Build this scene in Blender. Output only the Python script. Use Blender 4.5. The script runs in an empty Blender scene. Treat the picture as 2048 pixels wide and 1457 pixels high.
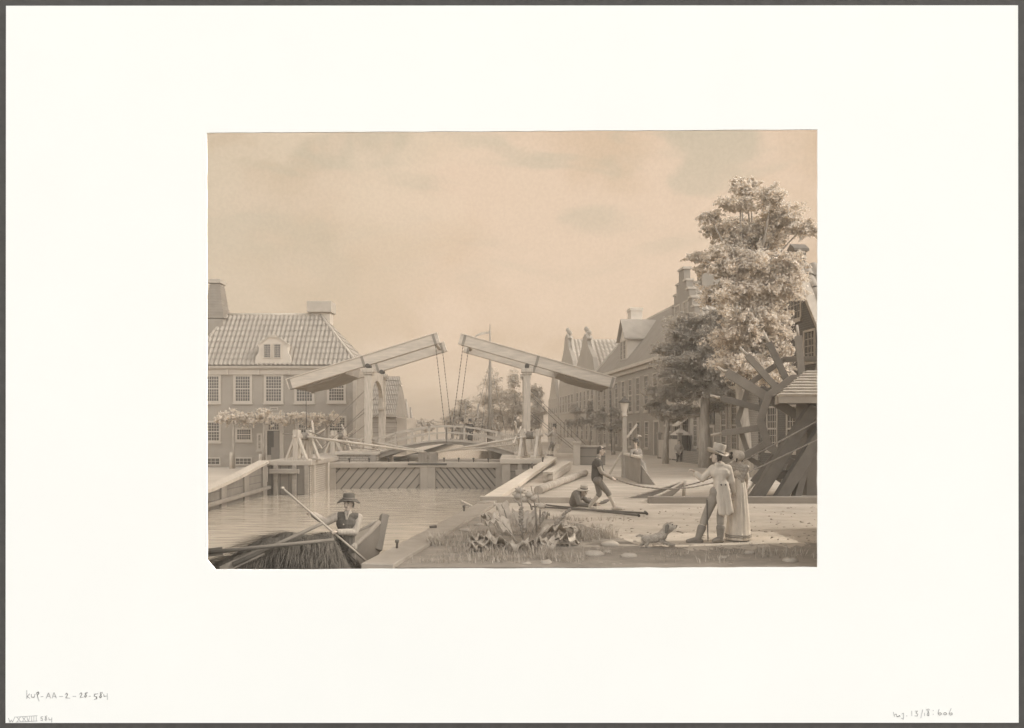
import bpy, math, random
from mathutils import Vector as V, Matrix
random.seed(7)
R = math.radians
scene = bpy.context.scene
col = scene.collection
# ---------------------------------------------------------------- camera geometry (metres; camera looks along +y)
F, HOR, EYE, D0 = 1500.0, 857.0, 2.17, 11.5
def W(px, py, d):                       # a point of the photograph at distance d
    return V(((px-1024)*d/F, d, EYE-(py-HOR)*d/F))
def gd(py, z=0.0):                      # distance at which a level z shows at row py
    return F*(EYE-z)/(py-HOR)
SUN, SKYW, EXPO, SKY_GAIN = 4.9, .15, 1.9, .252
HAZE = .0017
# ---------------------------------------------------------------- materials
TINT = (1.0, .845, .665)
MATS = {}
def nn(t, kind, **kw):
    n = t.nodes.new(kind)
    for k, v in kw.items(): setattr(n, k, v)
    return n
def M(name, v, var=.14, scale=3.0, rough=.9, pattern=None, axes='xz', size=.3, tint=TINT, bump=.15, stretch=(1, 1, 1), fine=60, sheen=0):
    if name in MATS: return MATS[name]
    m = bpy.data.materials.new(name); MATS[name] = m
    m.use_nodes = True; t = m.node_tree; L = t.links
    b = t.nodes['Principled BSDF']; b.inputs['Roughness'].default_value = rough
    b.inputs['Specular IOR Level'].default_value = .25 if rough > .5 else .5
    tc = nn(t, 'ShaderNodeTexCoord')
    mp = nn(t, 'ShaderNodeMapping'); mp.inputs['Scale'].default_value = stretch
    L.new(tc.outputs['Object'], mp.inputs['Vector'])
    n1 = nn(t, 'ShaderNodeTexNoise'); n1.inputs['Scale'].default_value = scale; n1.inputs['Detail'].default_value = 5
    n2 = nn(t, 'ShaderNodeTexNoise'); n2.inputs['Scale'].default_value = fine; n2.inputs['Detail'].default_value = 3
    L.new(mp.outputs[0], n1.inputs['Vector']); L.new(mp.outputs[0], n2.inputs['Vector'])
    mx = nn(t, 'ShaderNodeMath', operation='MULTIPLY_ADD'); mx.inputs[1].default_value = .35
    L.new(n2.outputs[0], mx.inputs[0])
    hh = nn(t, 'ShaderNodeMath', operation='MULTIPLY'); hh.inputs[1].default_value = .65
    L.new(n1.outputs[0], hh.inputs[0]); L.new(hh.outputs[0], mx.inputs[2])
    cr = nn(t, 'ShaderNodeValToRGB')
    cr.color_ramp.elements[0].position = .3; cr.color_ramp.elements[1].position = .7
    cl = lambda k: tuple(min(1, v*k*c) for c in tint)+(1,)
    cr.color_ramp.elements[0].color = cl(1-var); cr.color_ramp.elements[1].color = cl(1+var)
    L.new(mx.outputs[0], cr.inputs[0]); out = cr.outputs[0]; hgt = mx.outputs[0]
    if pattern:
        sp = nn(t, 'ShaderNodeSeparateXYZ'); L.new(tc.outputs['Object'], sp.inputs[0])
        cb = nn(t, 'ShaderNodeCombineXYZ')
        L.new(sp.outputs['XYZ'.index(axes[0].upper())], cb.inputs[0]); L.new(sp.outputs['XYZ'.index(axes[1].upper())], cb.inputs[1])
        br = nn(t, 'ShaderNodeTexBrick'); L.new(cb.outputs[0], br.inputs['Vector'])
        br.inputs['Scale'].default_value = 1.0
        if pattern == 'brick':
            br.inputs['Brick Width'].default_value = size; br.inputs['Row Height'].default_value = size*.36
            br.inputs['Mortar Size'].default_value = size*.06; lo = .66
        else:
            br.inputs['Brick Width'].default_value = 6.0; br.inputs['Row Height'].default_value = size
            br.inputs['Mortar Size'].default_value = size*.06; lo = .62
        br.inputs['Color1'].default_value = (1, 1, 1, 1); br.inputs['Color2'].default_value = (.93, .93, .93, 1)
        br.inputs['Mortar'].default_value = (lo, lo, lo, 1)
        mm = nn(t, 'ShaderNodeMix', data_type='RGBA', blend_type='MULTIPLY'); mm.inputs[0].default_value = 1
        L.new(out, mm.inputs[6]); L.new(br.outputs[0], mm.inputs[7]); out = mm.outputs[2]
    L.new(out, b.inputs['Base Color'])
    if bump:
        bp = nn(t, 'ShaderNodeBump'); bp.inputs['Strength'].default_value = bump; bp.inputs['Distance'].default_value = .03
        L.new(hgt, bp.inputs['Height']); L.new(bp.outputs[0], b.inputs['Normal'])
    return m
# ---------------------------------------------------------------- mesh builder
def basis(d, up=V((0, 0, 1))):
    d = d.normalized()
    if abs(d.dot(up)) > .98: up = V((0, 1, 0))
    s = d.cross(up).normalized(); return d, s, s.cross(d).normalized()
OFF = {}
class MB:
    def __init__(s): s.v = []; s.f = []; s.sm = []
    def add(s, vs, fs, smooth=False):
        k = len(s.v); s.v += [V(a) for a in vs]; s.f += [tuple(k+i for i in f) for f in fs]; s.sm += [smooth]*len(fs); return s
    def hexa(s, p):     # 8 points: bottom loop then top loop
        return s.add(p, [(3, 2, 1, 0), (4, 5, 6, 7), (0, 1, 5, 4), (1, 2, 6, 5), (2, 3, 7, 6), (3, 0, 4, 7)])
    def box(s, x0, x1, y0, y1, z0, z1):
        return s.hexa([(x0, y0, z0), (x1, y0, z0), (x1, y1, z0), (x0, y1, z0), (x0, y0, z1), (x1, y0, z1), (x1, y1, z1), (x0, y1, z1)])
    def beam(s, p, q, w, h=None, up=V((0, 0, 1)), ext=0):   # w sideways, h along up
        p, q = V(p), V(q); h = h or w; d, a, b = basis(q-p, V(up)); p = p-d*ext; q = q+d*ext
        a = a*w/2; b = b*h/2
        return s.hexa([p-a-b, p+a-b, p+a+b, p-a+b, q-a-b, q+a-b, q+a+b, q-a+b])
    def tube(s, pts, rad, n=8, cap=True, smooth=True):
        pts = [V(p) for p in pts]
        if not hasattr(rad, '__len__'): rad = [rad]*len(pts)
        k = len(s.v); m = len(pts); _, a, b = basis(pts[1]-pts[0])
        for i, p in enumerate(pts):
            t = (pts[min(i+1, m-1)]-pts[max(i-1, 0)]).normalized()
            a = (a-t*a.dot(t)).normalized(); b = t.cross(a)
            for j in range(n):
                c = 2*math.pi*j/n; s.v.append(p+(a*math.cos(c)+b*math.sin(c))*rad[i])
        for i in range(m-1):
            for j in range(n):
                j2 = (j+1) % n
                s.f.append((k+i*n+j, k+i*n+j2, k+(i+1)*n+j2, k+(i+1)*n+j)); s.sm.append(smooth)
        if cap:
            s.f.append(tuple(k+j for j in range(n))[::-1]); s.f.append(tuple(k+(m-1)*n+j for j in range(n))); s.sm += [False, False]
        return s
    def cap(s, p, q, r1, r2=None, n=10):   # tapered capsule
        p, q = V(p), V(q); r2 = r2 if r2 is not None else r1
        d = (q-p); d = d.normalized() if d.length > 1e-6 else V((0, 0, 1)); pts, rr = [], []
        for a in (80, 50, 25, 0): pts.append(p-d*r1*math.sin(R(a))); rr.append(r1*math.cos(R(a)))
        for a in (0, 25, 50, 80): pts.append(q+d*r2*math.sin(R(a))); rr.append(r2*math.cos(R(a)))
        if (pts[4]-pts[3]).length < 1e-4: pts.pop(4); rr.pop(4)
        return s.tube(pts, rr, n)
    def ell(s, c, r, rot=None, n=12, m=8):
        c = V(c); k = len(s.v); rot = rot or Matrix.Identity(3)
        for i in range(m+1):
            th = math.pi*(i+.001)/(m+.002)
            for j in range(n):
                ph = 2*math.pi*j/n
                s.v.append(c+rot @ V((r[0]*math.sin(th)*math.cos(ph), r[1]*math.sin(th)*math.sin(ph), r[2]*math.cos(th))))
        for i in range(m):
            for j in range(n):
                j2 = (j+1) % n; s.f.append((k+i*n+j, k+(i+1)*n+j, k+(i+1)*n+j2, k+i*n+j2)); s.sm.append(True)
        return s
    def lathe(s, c, prof, n=16, axis=V((0, 0, 1)), rip=0, nr=9, sx=1, sy=1, ph0=0):   # prof: (radius, height)
        c = V(c); k = len(s.v); d, a, b = basis(V(axis), V((0, 1, 0)))
        for (r, h) in prof:
            for j in range(n):
                p = 2*math.pi*j/n; rr = r*(1+rip*math.sin(nr*p+ph0)+rip*.5*math.sin(nr*1.7*p+2))
                s.v.append(c+d*h+a*math.cos(p)*rr*sx+b*math.sin(p)*rr*sy)
        for i in range(len(prof)-1):
            for j in range(n):
                j2 = (j+1) % n; s.f.append((k+i*n+j, k+i*n+j2, k+(i+1)*n+j2, k+(i+1)*n+j)); s.sm.append(True)
        s.f.append(tuple(k+j for j in range(n))[::-1]); s.f.append(tuple(k+(len(prof)-1)*n+j for j in range(n))); s.sm += [False, False]
        return s
    def prism(s, pts, vec):     # flat outline swept along vec
        pts = [V(p) for p in pts]; vec = V(vec); n = len(pts)
        return s.add(pts+[p+vec for p in pts], [tuple(range(n))[::-1], tuple(range(n, 2*n))]+[(i, (i+1) % n, n+(i+1) % n, n+i) for i in range(n)])
    def grid(s, fn, nu, nv, smooth=True):
        k = len(s.v)
        for i in range(nu+1):
            for j in range(nv+1): s.v.append(V(fn(i/nu, j/nv)))
        for i in range(nu):
            for j in range(nv):
                a = k+i*(nv+1)+j; s.f.append((a, a+nv+1, a+nv+2, a+1)); s.sm.append(smooth)
        return s
    def mesh(s, name, off=V((0, 0, 0))):
        me = bpy.data.meshes.new(name); me.from_pydata([v-off for v in s.v], [], s.f)
        me.polygons.foreach_set('use_smooth', s.sm); me.update(); return me
    def build(s, name, mat, parent=None, label=None, bevel=0, base=None):
        if parent is not None: off = OFF[parent.name]
        elif base is not None: off = V(base)
        else:
            xs = [v.x for v in s.v]; ys = [v.y for v in s.v]; zs = [v.z for v in s.v]
            off = V(((min(xs)+max(xs))/2, (min(ys)+max(ys))/2, min(zs)))
        return link(name, s.mesh(name, off), mat, parent, off, label, bevel)
def link(name, me, mat, parent, off, label=None, bevel=0):
    o = bpy.data.objects.new(name, me); col.objects.link(o); me.materials.append(mat)
    OFF[o.name] = off
    if parent is not None: o.parent = parent
    else: o.location = off
    if label: o['label'] = label
    if bevel:
        b = o.modifiers.new('bevel', 'BEVEL'); b.width = bevel; b.segments = 2; b.limit_method = 'ANGLE'
    return o
def tag(o, label=None, cat=None, group=None, kind=None):
    if label: o['label'] = label
    if cat: o['category'] = cat
    if group: o['group'] = group
    if kind: o['kind'] = kind
    return o
def thing(name, label, cat, loc, group=None):
    o = bpy.data.objects.new(name, None); col.objects.link(o); o.location = V(loc); OFF[o.name] = V(loc)
    o.empty_display_size = .2
    return tag(o, label, cat, group)
def remesh(mb, voxel, it=3):
    me = mb.mesh('tmp'); o = bpy.data.objects.new('tmp', me); col.objects.link(o)
    r = o.modifiers.new('r', 'REMESH'); r.mode = 'VOXEL'; r.voxel_size = voxel; r.use_smooth_shade = True
    if it:
        q = o.modifiers.new('s', 'SMOOTH'); q.factor = .5; q.iterations = it
    dg = bpy.context.evaluated_depsgraph_get(); me2 = bpy.data.meshes.new_from_object(o.evaluated_get(dg))
    bpy.data.objects.remove(o); bpy.data.meshes.remove(me)
    out = MB(); out.v = [v.co.copy() for v in me2.vertices]; out.f = [tuple(p.vertices) for p in me2.polygons]; out.sm = [True]*len(out.f)
    bpy.data.meshes.remove(me2); return out
def copy_tree(o, loc=None, parent=None, label=None):
    c = o.copy(); col.objects.link(c)
    OFF[c.name] = OFF[o.name]
    if parent is not None: c.parent = parent
    if loc is not None: c.location = V(loc)
    if label: c['label'] = label
    for ch in list(o.children): copy_tree(ch, None, c)
    return c
def rnd(a, b): return random.uniform(a, b)
# ---------------------------------------------------------------- palette
white = M('pale_paint', .44, .08, 4)
whitew = M('weathered_paint', .46, .25, 3.5, stretch=(3, 3, .5))
plaster = M('pale_plaster', .52, .12, 1.5)
brick = M('brick_front', .36, .1, .7, pattern='brick', axes='xz', size=.26)
brick_s = M('brick_street', .33, .12, .6, pattern='brick', axes='yz', size=.26)
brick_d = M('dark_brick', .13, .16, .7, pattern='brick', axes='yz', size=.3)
tile = M('roof_tile', .34, .14, 1.4)
tile_s = M('slate_tile', .24, .14, .8)
timber = M('pale_timber', .46, .16, 3, stretch=(1, 1, 3))
timber_m = M('grey_timber', .29, .18, 2.4, stretch=(1, 1, 3))
timber_d = M('dark_timber', .115, .2, 3)
plank_h = M('plank_wall', .27, .16, 2, pattern='plank', axes='yz', size=.42)
plank_f = M('plank_front', .27, .14, 2, pattern='plank', axes='xz', size=.4)
iron = M('dark_iron', .06, .2, 8, rough=.6)
glass = M('window_glass', .085, .25, 1.5, rough=.18, bump=.04)
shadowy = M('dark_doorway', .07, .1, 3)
def leafy(name, v, var, scale):
    m = M(name, v, var, scale, bump=0, tint=(1, .875, .72)); t = m.node_tree; b = t.nodes['Principled BSDF']; src = b.inputs['Base Color'].links[0].from_socket
    tr = nn(t, 'ShaderNodeBsdfTranslucent'); mx = nn(t, 'ShaderNodeMixShader'); mx.inputs[0].default_value = .42
    t.links.new(src, tr.inputs[0]); t.links.new(b.outputs[0], mx.inputs[1]); t.links.new(tr.outputs[0], mx.inputs[2]); t.links.new(mx.outputs[0], t.nodes['Material Output'].inputs[0]); return m
leaf_l = leafy('pale_foliage', .74, .2, 1.2)
leaf_m = leafy('grey_foliage', .48, .25, 1.2)
leaf_f = leafy('distant_foliage', .62, .14, .8)
bark = M('bark', .34, .35, 3, stretch=(3, 3, .6))
rope_m = M('rope_fibre', .2, .3, 40)
skin = M('skin_tone', .50, .08, 6, tint=(1, .8, .62), bump=.04)
# ================================================================ SETTING
def sky_mat():
    m = bpy.data.materials.new('washed_sky'); m.use_nodes = True; t = m.node_tree; L = t.links
    t.nodes.remove(t.nodes['Principled BSDF']); out = t.nodes['Material Output']
    em = nn(t, 'ShaderNodeEmission'); L.new(em.outputs[0], out.inputs[0]); em.inputs[1].default_value = SKY_GAIN
    tc = nn(t, 'ShaderNodeTexCoord')
    def noise(sc, det, off, stretch=(1, 1, 1.9), dist=.4):
        mp = nn(t, 'ShaderNodeMapping'); mp.inputs['Scale'].default_value = stretch; mp.inputs['Location'].default_value = off
        L.new(tc.outputs['Object'], mp.inputs[0])
        n = nn(t, 'ShaderNodeTexNoise'); n.inputs['Scale'].default_value = sc; n.inputs['Detail'].default_value = det; n.inputs['Distortion'].default_value = dist
        L.new(mp.outputs[0], n.inputs[0]); return n.outputs[0]
    def ramp(x, a, b, ca, cb, inter='EASE'):
        r = nn(t, 'ShaderNodeValToRGB'); r.color_ramp.interpolation = inter
        r.color_ramp.elements[0].position = a; r.color_ramp.elements[1].position = b
        r.color_ramp.elements[0].color = ca; r.color_ramp.elements[1].color = cb; L.new(x, r.inputs[0]); return r.outputs[0]
    def mix(f, a, b, mode='MIX'):
        q = nn(t, 'ShaderNodeMix', data_type='RGBA', blend_type=mode)
        if hasattr(f, 'links'): L.new(f, q.inputs[0])
        else: q.inputs[0].default_value = f
        for i, x in ((6, a), (7, b)):
            if hasattr(x, 'links'): L.new(x, q.inputs[i])
            else: q.inputs[i].default_value = x
        return q.outputs[2]
    warm, pink, grey = (.75, .56, .388, 1), (.84, .64, .468, 1), (.61, .525, .385, 1)
    base = mix(ramp(noise(.0065, 5, (3, 0, 40)), .40, .60, (0, 0, 0, 1), (1, 1, 1, 1)), warm, pink)
    sep = nn(t, 'ShaderNodeSeparateXYZ'); L.new(tc.outputs['Object'], sep.inputs[0])
    hi = nn(t, 'ShaderNodeMapRange'); hi.inputs[1].default_value = 90; hi.inputs[2].default_value = 270; L.new(sep.outputs[2], hi.inputs[0])
    cl = ramp(noise(.0085, 4, (55, 7, -20), (1, 1, 2.3), .8), .46, .62, (0, 0, 0, 1), (.9, .85, .85, 1))
    fm = nn(t, 'ShaderNodeMath', operation='MULTIPLY'); L.new(hi.outputs[0], fm.inputs[0]); L.new(cl, fm.inputs[1])
    c = mix(fm.outputs[0], base, grey)
    bil = ramp(noise(.0075, 3, (12, 3, 31), (1, 1, 1.5), .5), .44, .52, (0, 0, 0, 1), (1, 1, 1, 1))
    lm = nn(t, 'ShaderNodeMapRange'); lm.inputs[1].default_value = 40; lm.inputs[2].default_value = -120; L.new(sep.outputs[0], lm.inputs[0])
    b1 = nn(t, 'ShaderNodeMath', operation='MULTIPLY'); L.new(bil, b1.inputs[0]); L.new(lm.outputs[0], b1.inputs[1])
    b2 = nn(t, 'ShaderNodeMath', operation='MULTIPLY'); L.new(b1.outputs[0], b2.inputs[0]); L.new(hi.outputs[0], b2.inputs[1])
    c = mix(b2.outputs[0], c, (.85, .67, .49, 1))
    lf = nn(t, 'ShaderNodeMapRange'); lf.inputs[1].default_value = -60; lf.inputs[2].default_value = -270; lf.inputs[4].default_value = .55; L.new(sep.outputs[0], lf.inputs[0])
    c = mix(lf.outputs[0], c, grey)
    g = ramp(noise(.35, 3, (0, 0, 0), (1, 1, 1)), .3, .7, (.955, .955, .955, 1), (1.03, 1.03, 1.03, 1))
    c = mix(1.0, c, g, 'MULTIPLY'); L.new(c, em.inputs[0]); return m
mb = MB()
def dome(u, v):
    az = R(-80+160*u); el = R(-4+84*v); r = 700
    return (r*math.sin(az)*math.cos(el), r*math.cos(az)*math.cos(el), EYE+r*math.sin(el))
mb.grid(dome, 48, 24)
tag(mb.build('sky', sky_mat(), base=(0, 0, EYE)), kind='structure')

# --- water
def water_mat():
    m = bpy.data.materials.new('canal_water'); m.use_nodes = True; t = m.node_tree; L = t.links; b = t.nodes['Principled BSDF']
    b.inputs['Roughness'].default_value = .12; b.inputs['Specular IOR Level'].default_value = .5
    tc = nn(t, 'ShaderNodeTexCoord'); mp = nn(t, 'ShaderNodeMapping'); mp.inputs['Scale'].default_value = (.55, 2.6, 1); L.new(tc.outputs['Object'], mp.inputs[0])
    n = nn(t, 'ShaderNodeTexNoise'); n.inputs['Scale'].default_value = 1.1; n.inputs['Detail'].default_value = 4; n.inputs['Distortion'].default_value = .3; L.new(mp.outputs[0], n.inputs[0])
    r = nn(t, 'ShaderNodeValToRGB'); r.color_ramp.elements[0].position = .35; r.color_ramp.elements[1].position = .65
    r.color_ramp.elements[0].color = (.40, .335, .25, 1); r.color_ramp.elements[1].color = (.53, .445, .34, 1)
    L.new(n.outputs[0], r.inputs[0]); L.new(r.outputs[0], b.inputs['Base Color'])
    bp = nn(t, 'ShaderNodeBump'); bp.inputs['Strength'].default_value = .35; bp.inputs['Distance'].default_value = .05; L.new(n.outputs[0], bp.inputs['Height']); L.new(bp.outputs[0], b.inputs['Normal'])
    return m
WZ = -1.77
mb = MB(); mb.add([(-60, 11.7, WZ), (60, 11.7, WZ), (60, 600, WZ), (-300, 600, WZ)], [(0, 1, 2, 3)])
tag(mb.build('water', water_mat(), base=(0, 12, WZ)), kind='structure')

# --- ground, right bank (one sheet to the horizon) and left bank
earth = M('trodden_earth', .425, .22, .9, bump=.7, fine=7, stretch=(.7, 1.6, 1))
def gz(x, y):
    return .012*math.sin(x*1.3+y*.7)*math.sin(y*.9-x*.4) if 12.5 < y < 21 and x > -.6 else 0
mb = MB()
edge = [(11.56, -2.25), (20.6, -.95), (22.3, -.85), (45, 2.45), (62, 2.45), (62.01, .4), (68, .3), (73, -3.9), (200, -8), (640, -60)]
def ex(y):
    for (a, b) in zip(edge, edge[1:]):
        if a[0] <= y <= b[0]: return a[1]+(b[1]-a[1])*(y-a[0])/(b[0]-a[0])
    return edge[-1][1]
ys = [11.56]+[12+i*.5 for i in range(22)]+[24, 27, 31, 36, 41, 45, 50, 56, 62, 62.01, 65, 68, 70, 73, 90, 120, 160, 200, 300, 450, 640]
def gf(u, v):
    y = ys[int(round(u*(len(ys)-1)))]; x0 = ex(y); w = (v**1.8)*(60 if y < 100 else y*.8)
    return (x0+w, y, gz(x0+w, y))
mb.grid(gf, len(ys)-1, 44)
tag(mb.build('ground', earth, base=(5, 15, 0)), kind='structure')
# ragged overgrown strip along the near edge, foreground shade painted into its dark colour
soil = M('shade_painted_soil', .235, .3, 1.6, bump=.8, fine=9, stretch=(.8, 1.6, 1))
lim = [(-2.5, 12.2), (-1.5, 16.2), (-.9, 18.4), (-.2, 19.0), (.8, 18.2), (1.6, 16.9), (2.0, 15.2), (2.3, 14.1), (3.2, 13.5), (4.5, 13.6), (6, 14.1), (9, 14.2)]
def soil_shade_f(u, v):
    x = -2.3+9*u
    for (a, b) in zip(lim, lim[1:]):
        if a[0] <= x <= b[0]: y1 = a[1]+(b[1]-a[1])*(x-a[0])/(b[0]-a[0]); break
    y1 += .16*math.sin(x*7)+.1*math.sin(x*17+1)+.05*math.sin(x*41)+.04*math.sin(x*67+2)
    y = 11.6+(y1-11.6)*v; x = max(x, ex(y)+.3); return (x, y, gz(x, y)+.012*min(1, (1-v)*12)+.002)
mb = MB(); mb.grid(soil_shade_f, 340, 40); tag(mb.build('soil_shade_sheet', soil, base=(2, 12, 0)), kind='structure')
mb = MB()
def lf(u, v):
    y = [22, 30, 36, 40, 44.4, 46, 62, 100, 200, 640][int(round(u*9))]
    z = [-1.5, -1.2, -1.0, -1.0, -1.0, -1.0, -1.0, -1.0, -1.0, -1.0][int(round(u*9))]
    x = (-14.56 if y < 44.5 else -12.2 if y < 63 else -11.8-.02*(y-63))
    return (x-60*v*(1 if y < 100 else y*.012), y, z)
mb.grid(lf, 9, 6)
tag(mb.build('left_ground', M('pale_earth', .44, .1, .5), base=(-15, 46, -1)), kind='structure')

# --- the mount board the view is set in, with its dark backing board: real boards standing upright
card = M('cream_card', .93, .012, .5, rough=.95, tint=(1, .978, .905), bump=.02)
dark_card = M('charcoal_card', .056, .2, 6, rough=.9, tint=(1, .97, .93), bump=.1)
def ring(outer, inner, y0, y1):
    """board with an opening: outer / inner pixel corner loops (TL TR BR BL) at distance D0"""
    mb = MB()
    def loop(cs, n, jit, tear):
        pts = []
        for i in range(4):
            a, b = cs[i], cs[(i+1) % 4]
            for k in range(n):
                f = k/n; x = a[0]+(b[0]-a[0])*f; y = a[1]+(b[1]-a[1])*f
                if jit and k:
                    if i % 2 == 0: y += rnd(-jit, jit)
                    else: x += rnd(-jit, jit)
                if tear and i == 2 and k == n-1: x, y = 431, 1139.6
                if tear and i == 3 and k == 0: x, y = 423, 1130
                if tear and i == 3 and k == 1: x, y = 414.6, 1120
                pts.append((x, y))
        return pts
    n = 40
    lo = loop(outer, n, 0, False); li = loop(inner, n, .55 if y0 <= D0 else 0, y0 <= D0)
    m = len(lo); P = lambda p, y: (lambda w: (w.x, y, w.z))(W(p[0], p[1], D0))
    vs = [P(p, y0) for p in lo]+[P(p, y0) for p in li]+[P(p, y1) for p in lo]+[P(p, y1) for p in li]
    fs = []
    for i in range(m):
        j = (i+1) % m
        fs += [(i, j, m+j, m+i), (2*m+j, 2*m+i, 3*m+i, 3*m+j), (i, 2*m+i, 2*m+j, j), (m+i, m+j, 3*m+j, 3*m+i)]
    return mb.add(vs, fs)
mount = thing('mount_board', 'large cream mount board with pencil numbers in its lower corners around the canal view', 'mount board', W(1024, 1445, D0))
ring([(12, 12), (2036, 11), (2037.5, 1446), (11, 1446.5)], [(413.5, 266), (1635, 259.5), (1635, 1135), (414.5, 1140)], D0, D0+.02).build('card', card, mount)
hid = [[(440, 200), (440, 335)], [(485, 255), (447, 300), (492, 330)], [(512, 262), (520, 310), (558, 315), (575, 260)], [(600, 262), (606, 235), (632, 222), (640, 250), (612, 272), (622, 310), (640, 375)], [(672, 302), (705, 300)],
 [(760, 325), (795, 235), (830, 325)], [(775, 295), (820, 295)], [(855, 325), (885, 230), (925, 325)], [(870, 295), (915, 295)], [(975, 297), (1030, 297)], [(1070, 265), (1095, 242), (1110, 270), (1075, 320), (1145, 326)],
 [(1195, 297), (1245, 297)], [(1303, 262), (1330, 235), (1345, 260), (1312, 312), (1362, 311)], [(1428, 228), (1395, 245), (1422, 290), (1400, 312), (1385, 290), (1432, 232)], [(1458, 295), (1482, 295)],
 [(1602, 253), (1550, 260), (1545, 293), (1585, 303), (1588, 335), (1545, 345)], [(1678, 225), (1640, 240), (1667, 300), (1645, 322), (1630, 300), (1682, 238)], [(1700, 258), (1707, 297), (1752, 290)], [(1757, 250), (1762, 347)]]
low = [[(140, 655), (165, 722), (185, 680), (205, 722), (247, 630)], [(262, 635), (612, 612)], [(262, 718), (610, 700)], [(280, 640), (345, 715)], [(335, 635), (280, 715)], [(365, 630), (430, 712)], [(420, 628), (365, 712)], [(440, 628), (465, 712), (490, 625)],
 [(520, 622), (520, 708)], [(556, 620), (556, 705)], [(595, 618), (595, 702)], [(706, 627), (675, 632), (670, 655), (700, 665), (695, 692), (668, 690)], [(767, 613), (740, 630), (772, 670), (750, 692), (735, 672), (770, 630)], [(800, 645), (805, 682), (846, 676)], [(850, 646), (848, 722)]]
inv = [[(252, 240), (268, 302)], [(268, 277), (290, 262), (302, 302), (318, 300), (335, 283), (345, 302)], [(372, 262), (392, 250), (390, 337), (363, 320)], [(437, 286), (437, 296)], [(505, 223), (505, 287)], [(550, 225), (585, 222), (560, 250), (588, 265), (580, 292), (546, 290)], [(656, 203), (630, 318)],
 [(680, 250), (682, 287)], [(742, 195), (708, 202), (742, 250), (740, 287), (712, 282), (747, 200)], [(800, 212), (800, 220)], [(800, 264), (800, 272)], [(880, 198), (866, 260), (890, 282), (917, 262), (895, 243), (868, 265)], [(950, 245), (943, 268), (965, 277), (987, 262), (970, 243), (950, 246)], [(1047, 188), (1016, 255), (1035, 280), (1062, 268), (1055, 246), (1022, 258)]]
pencil = M('pencil_grey', .52, .2, 60, tint=(1, .98, .93))
def strokes(ls, sc, ox, oy, w):
    mb = MB()
    for l in ls:
        p = [W(ox+a/sc, oy+b/sc, D0) for (a, b) in l]
        if len(p) > 2:                       # round the corners of a pencil stroke
            q = [p[0]]
            for i in range(1, len(p)-1): q += [p[i]*.7+p[i-1]*.3, p[i]*.94+(p[i-1]+p[i+1])*.03, p[i]*.7+p[i+1]*.3]
            p = q+[p[-1]]
        for a, b in zip(p, p[1:]):
            d = (b-a); d = d.normalized() if d.length else V((1, 0, 0)); n = V((-d.z, 0, d.x))*w/2; e = d*w*.3
            mb.prism([a-e-n, b+e-n, b+e+n, a-e+n], (0, -.002, 0))
    return mb
strokes(hid, 8.192, 0, 1357, .0125).build('pencil_inscription', pencil, mount)
strokes(low, 8.192, 0, 1357, .010).build('pencil_inscription', pencil, mount)
strokes(inv, 6.872, 1750, 1390, .0105).build('pencil_inscription', pencil, mount)
b = ring([(-800, -600), (2850, -600), (2850, 2050), (-800, 2050)], [(408, 255), (1640, 255), (1640, 1146), (408, 1146)], D0+.021, D0+.05).build('backing_board', dark_card)
tag(b, 'charcoal backing board showing as a narrow dark border round the cream mount', 'board')
# ================================================================ BUILDINGS
ZZ = V((0, 0, 1))
class Fr:      # local frame on a wall: a along the wall, b up, c outwards
    def __init__(s, O, U, N): s.O, s.U, s.N = V(O), V(U).normalized(), V(N).normalized()
    def __call__(s, a, b, c): return s.O+s.U*a+ZZ*b+s.N*c
    def box(s, mb, a0, a1, b0, b1, c0, c1):
        return mb.hexa([s(a0, b0, c1), s(a1, b0, c1), s(a1, b0, c0), s(a0, b0, c0), s(a0, b1, c1), s(a1, b1, c1), s(a1, b1, c0), s(a0, b1, c0)])
def window(par, fr, a, b, w, h, nx, ny, fw=.13, sash=None, sill=True, fm=None, name='window', mw=.032):
    mb = MB()
    for (x0, x1, y0, y1) in ((0, fw, 0, h), (w-fw, w, 0, h), (fw, w-fw, 0, fw), (fw, w-fw, h-fw, h)): fr.box(mb, a+x0, a+x1, b+y0, b+y1, -.02, .07)
    iw, ih = w-2*fw, h-2*fw
    for i in range(1, nx): fr.box(mb, a+fw+iw*i/nx-mw/2, a+fw+iw*i/nx+mw/2, b+fw, b+h-fw, .012, .03)
    for i in range(1, ny): fr.box(mb, a+fw, a+w-fw, b+fw+ih*i/ny-mw/2, b+fw+ih*i/ny+mw/2, .012, .028)
    if sash: fr.box(mb, a+fw, a+w-fw, b+fw+ih*sash-.045, b+fw+ih*sash+.045, .012, .05)
    o = mb.build(name, fm or white, par)
    g = MB(); fr.box(g, a+fw, a+w-fw, b+fw, b+h-fw, -.03, .009); g.build('pane', glass, o)
    if sill:
        s = MB(); fr.box(s, a-.05, a+w+.05, b-.1, b-.002, -.02, .13); s.build('sill', fm or white, o)
    return o
def door(par, fr, a, b, w, h, mat, fw=.14):
    mb = MB()
    fr.box(mb, a, a+fw, b, b+h, -.02, .08); fr.box(mb, a+w-fw, a+w, b, b+h, -.02, .08); fr.box(mb, a+fw, a+w-fw, b+h-fw, b+h, -.02, .08)
    o = mb.build('door_frame', white, par)
    d = MB(); fr.box(d, a+fw, a+w-fw, b, b+h-fw, -.03, .015)
    k = max(2, int((w-2*fw)/.2))
    for i in range(k): fr.box(d, a+fw+(w-2*fw)*i/k+.01, a+fw+(w-2*fw)*(i+1)/k-.01, b+.02, b+h-fw-.02, .016, .028)
    d.build('door', mat, o)
    return o
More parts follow.
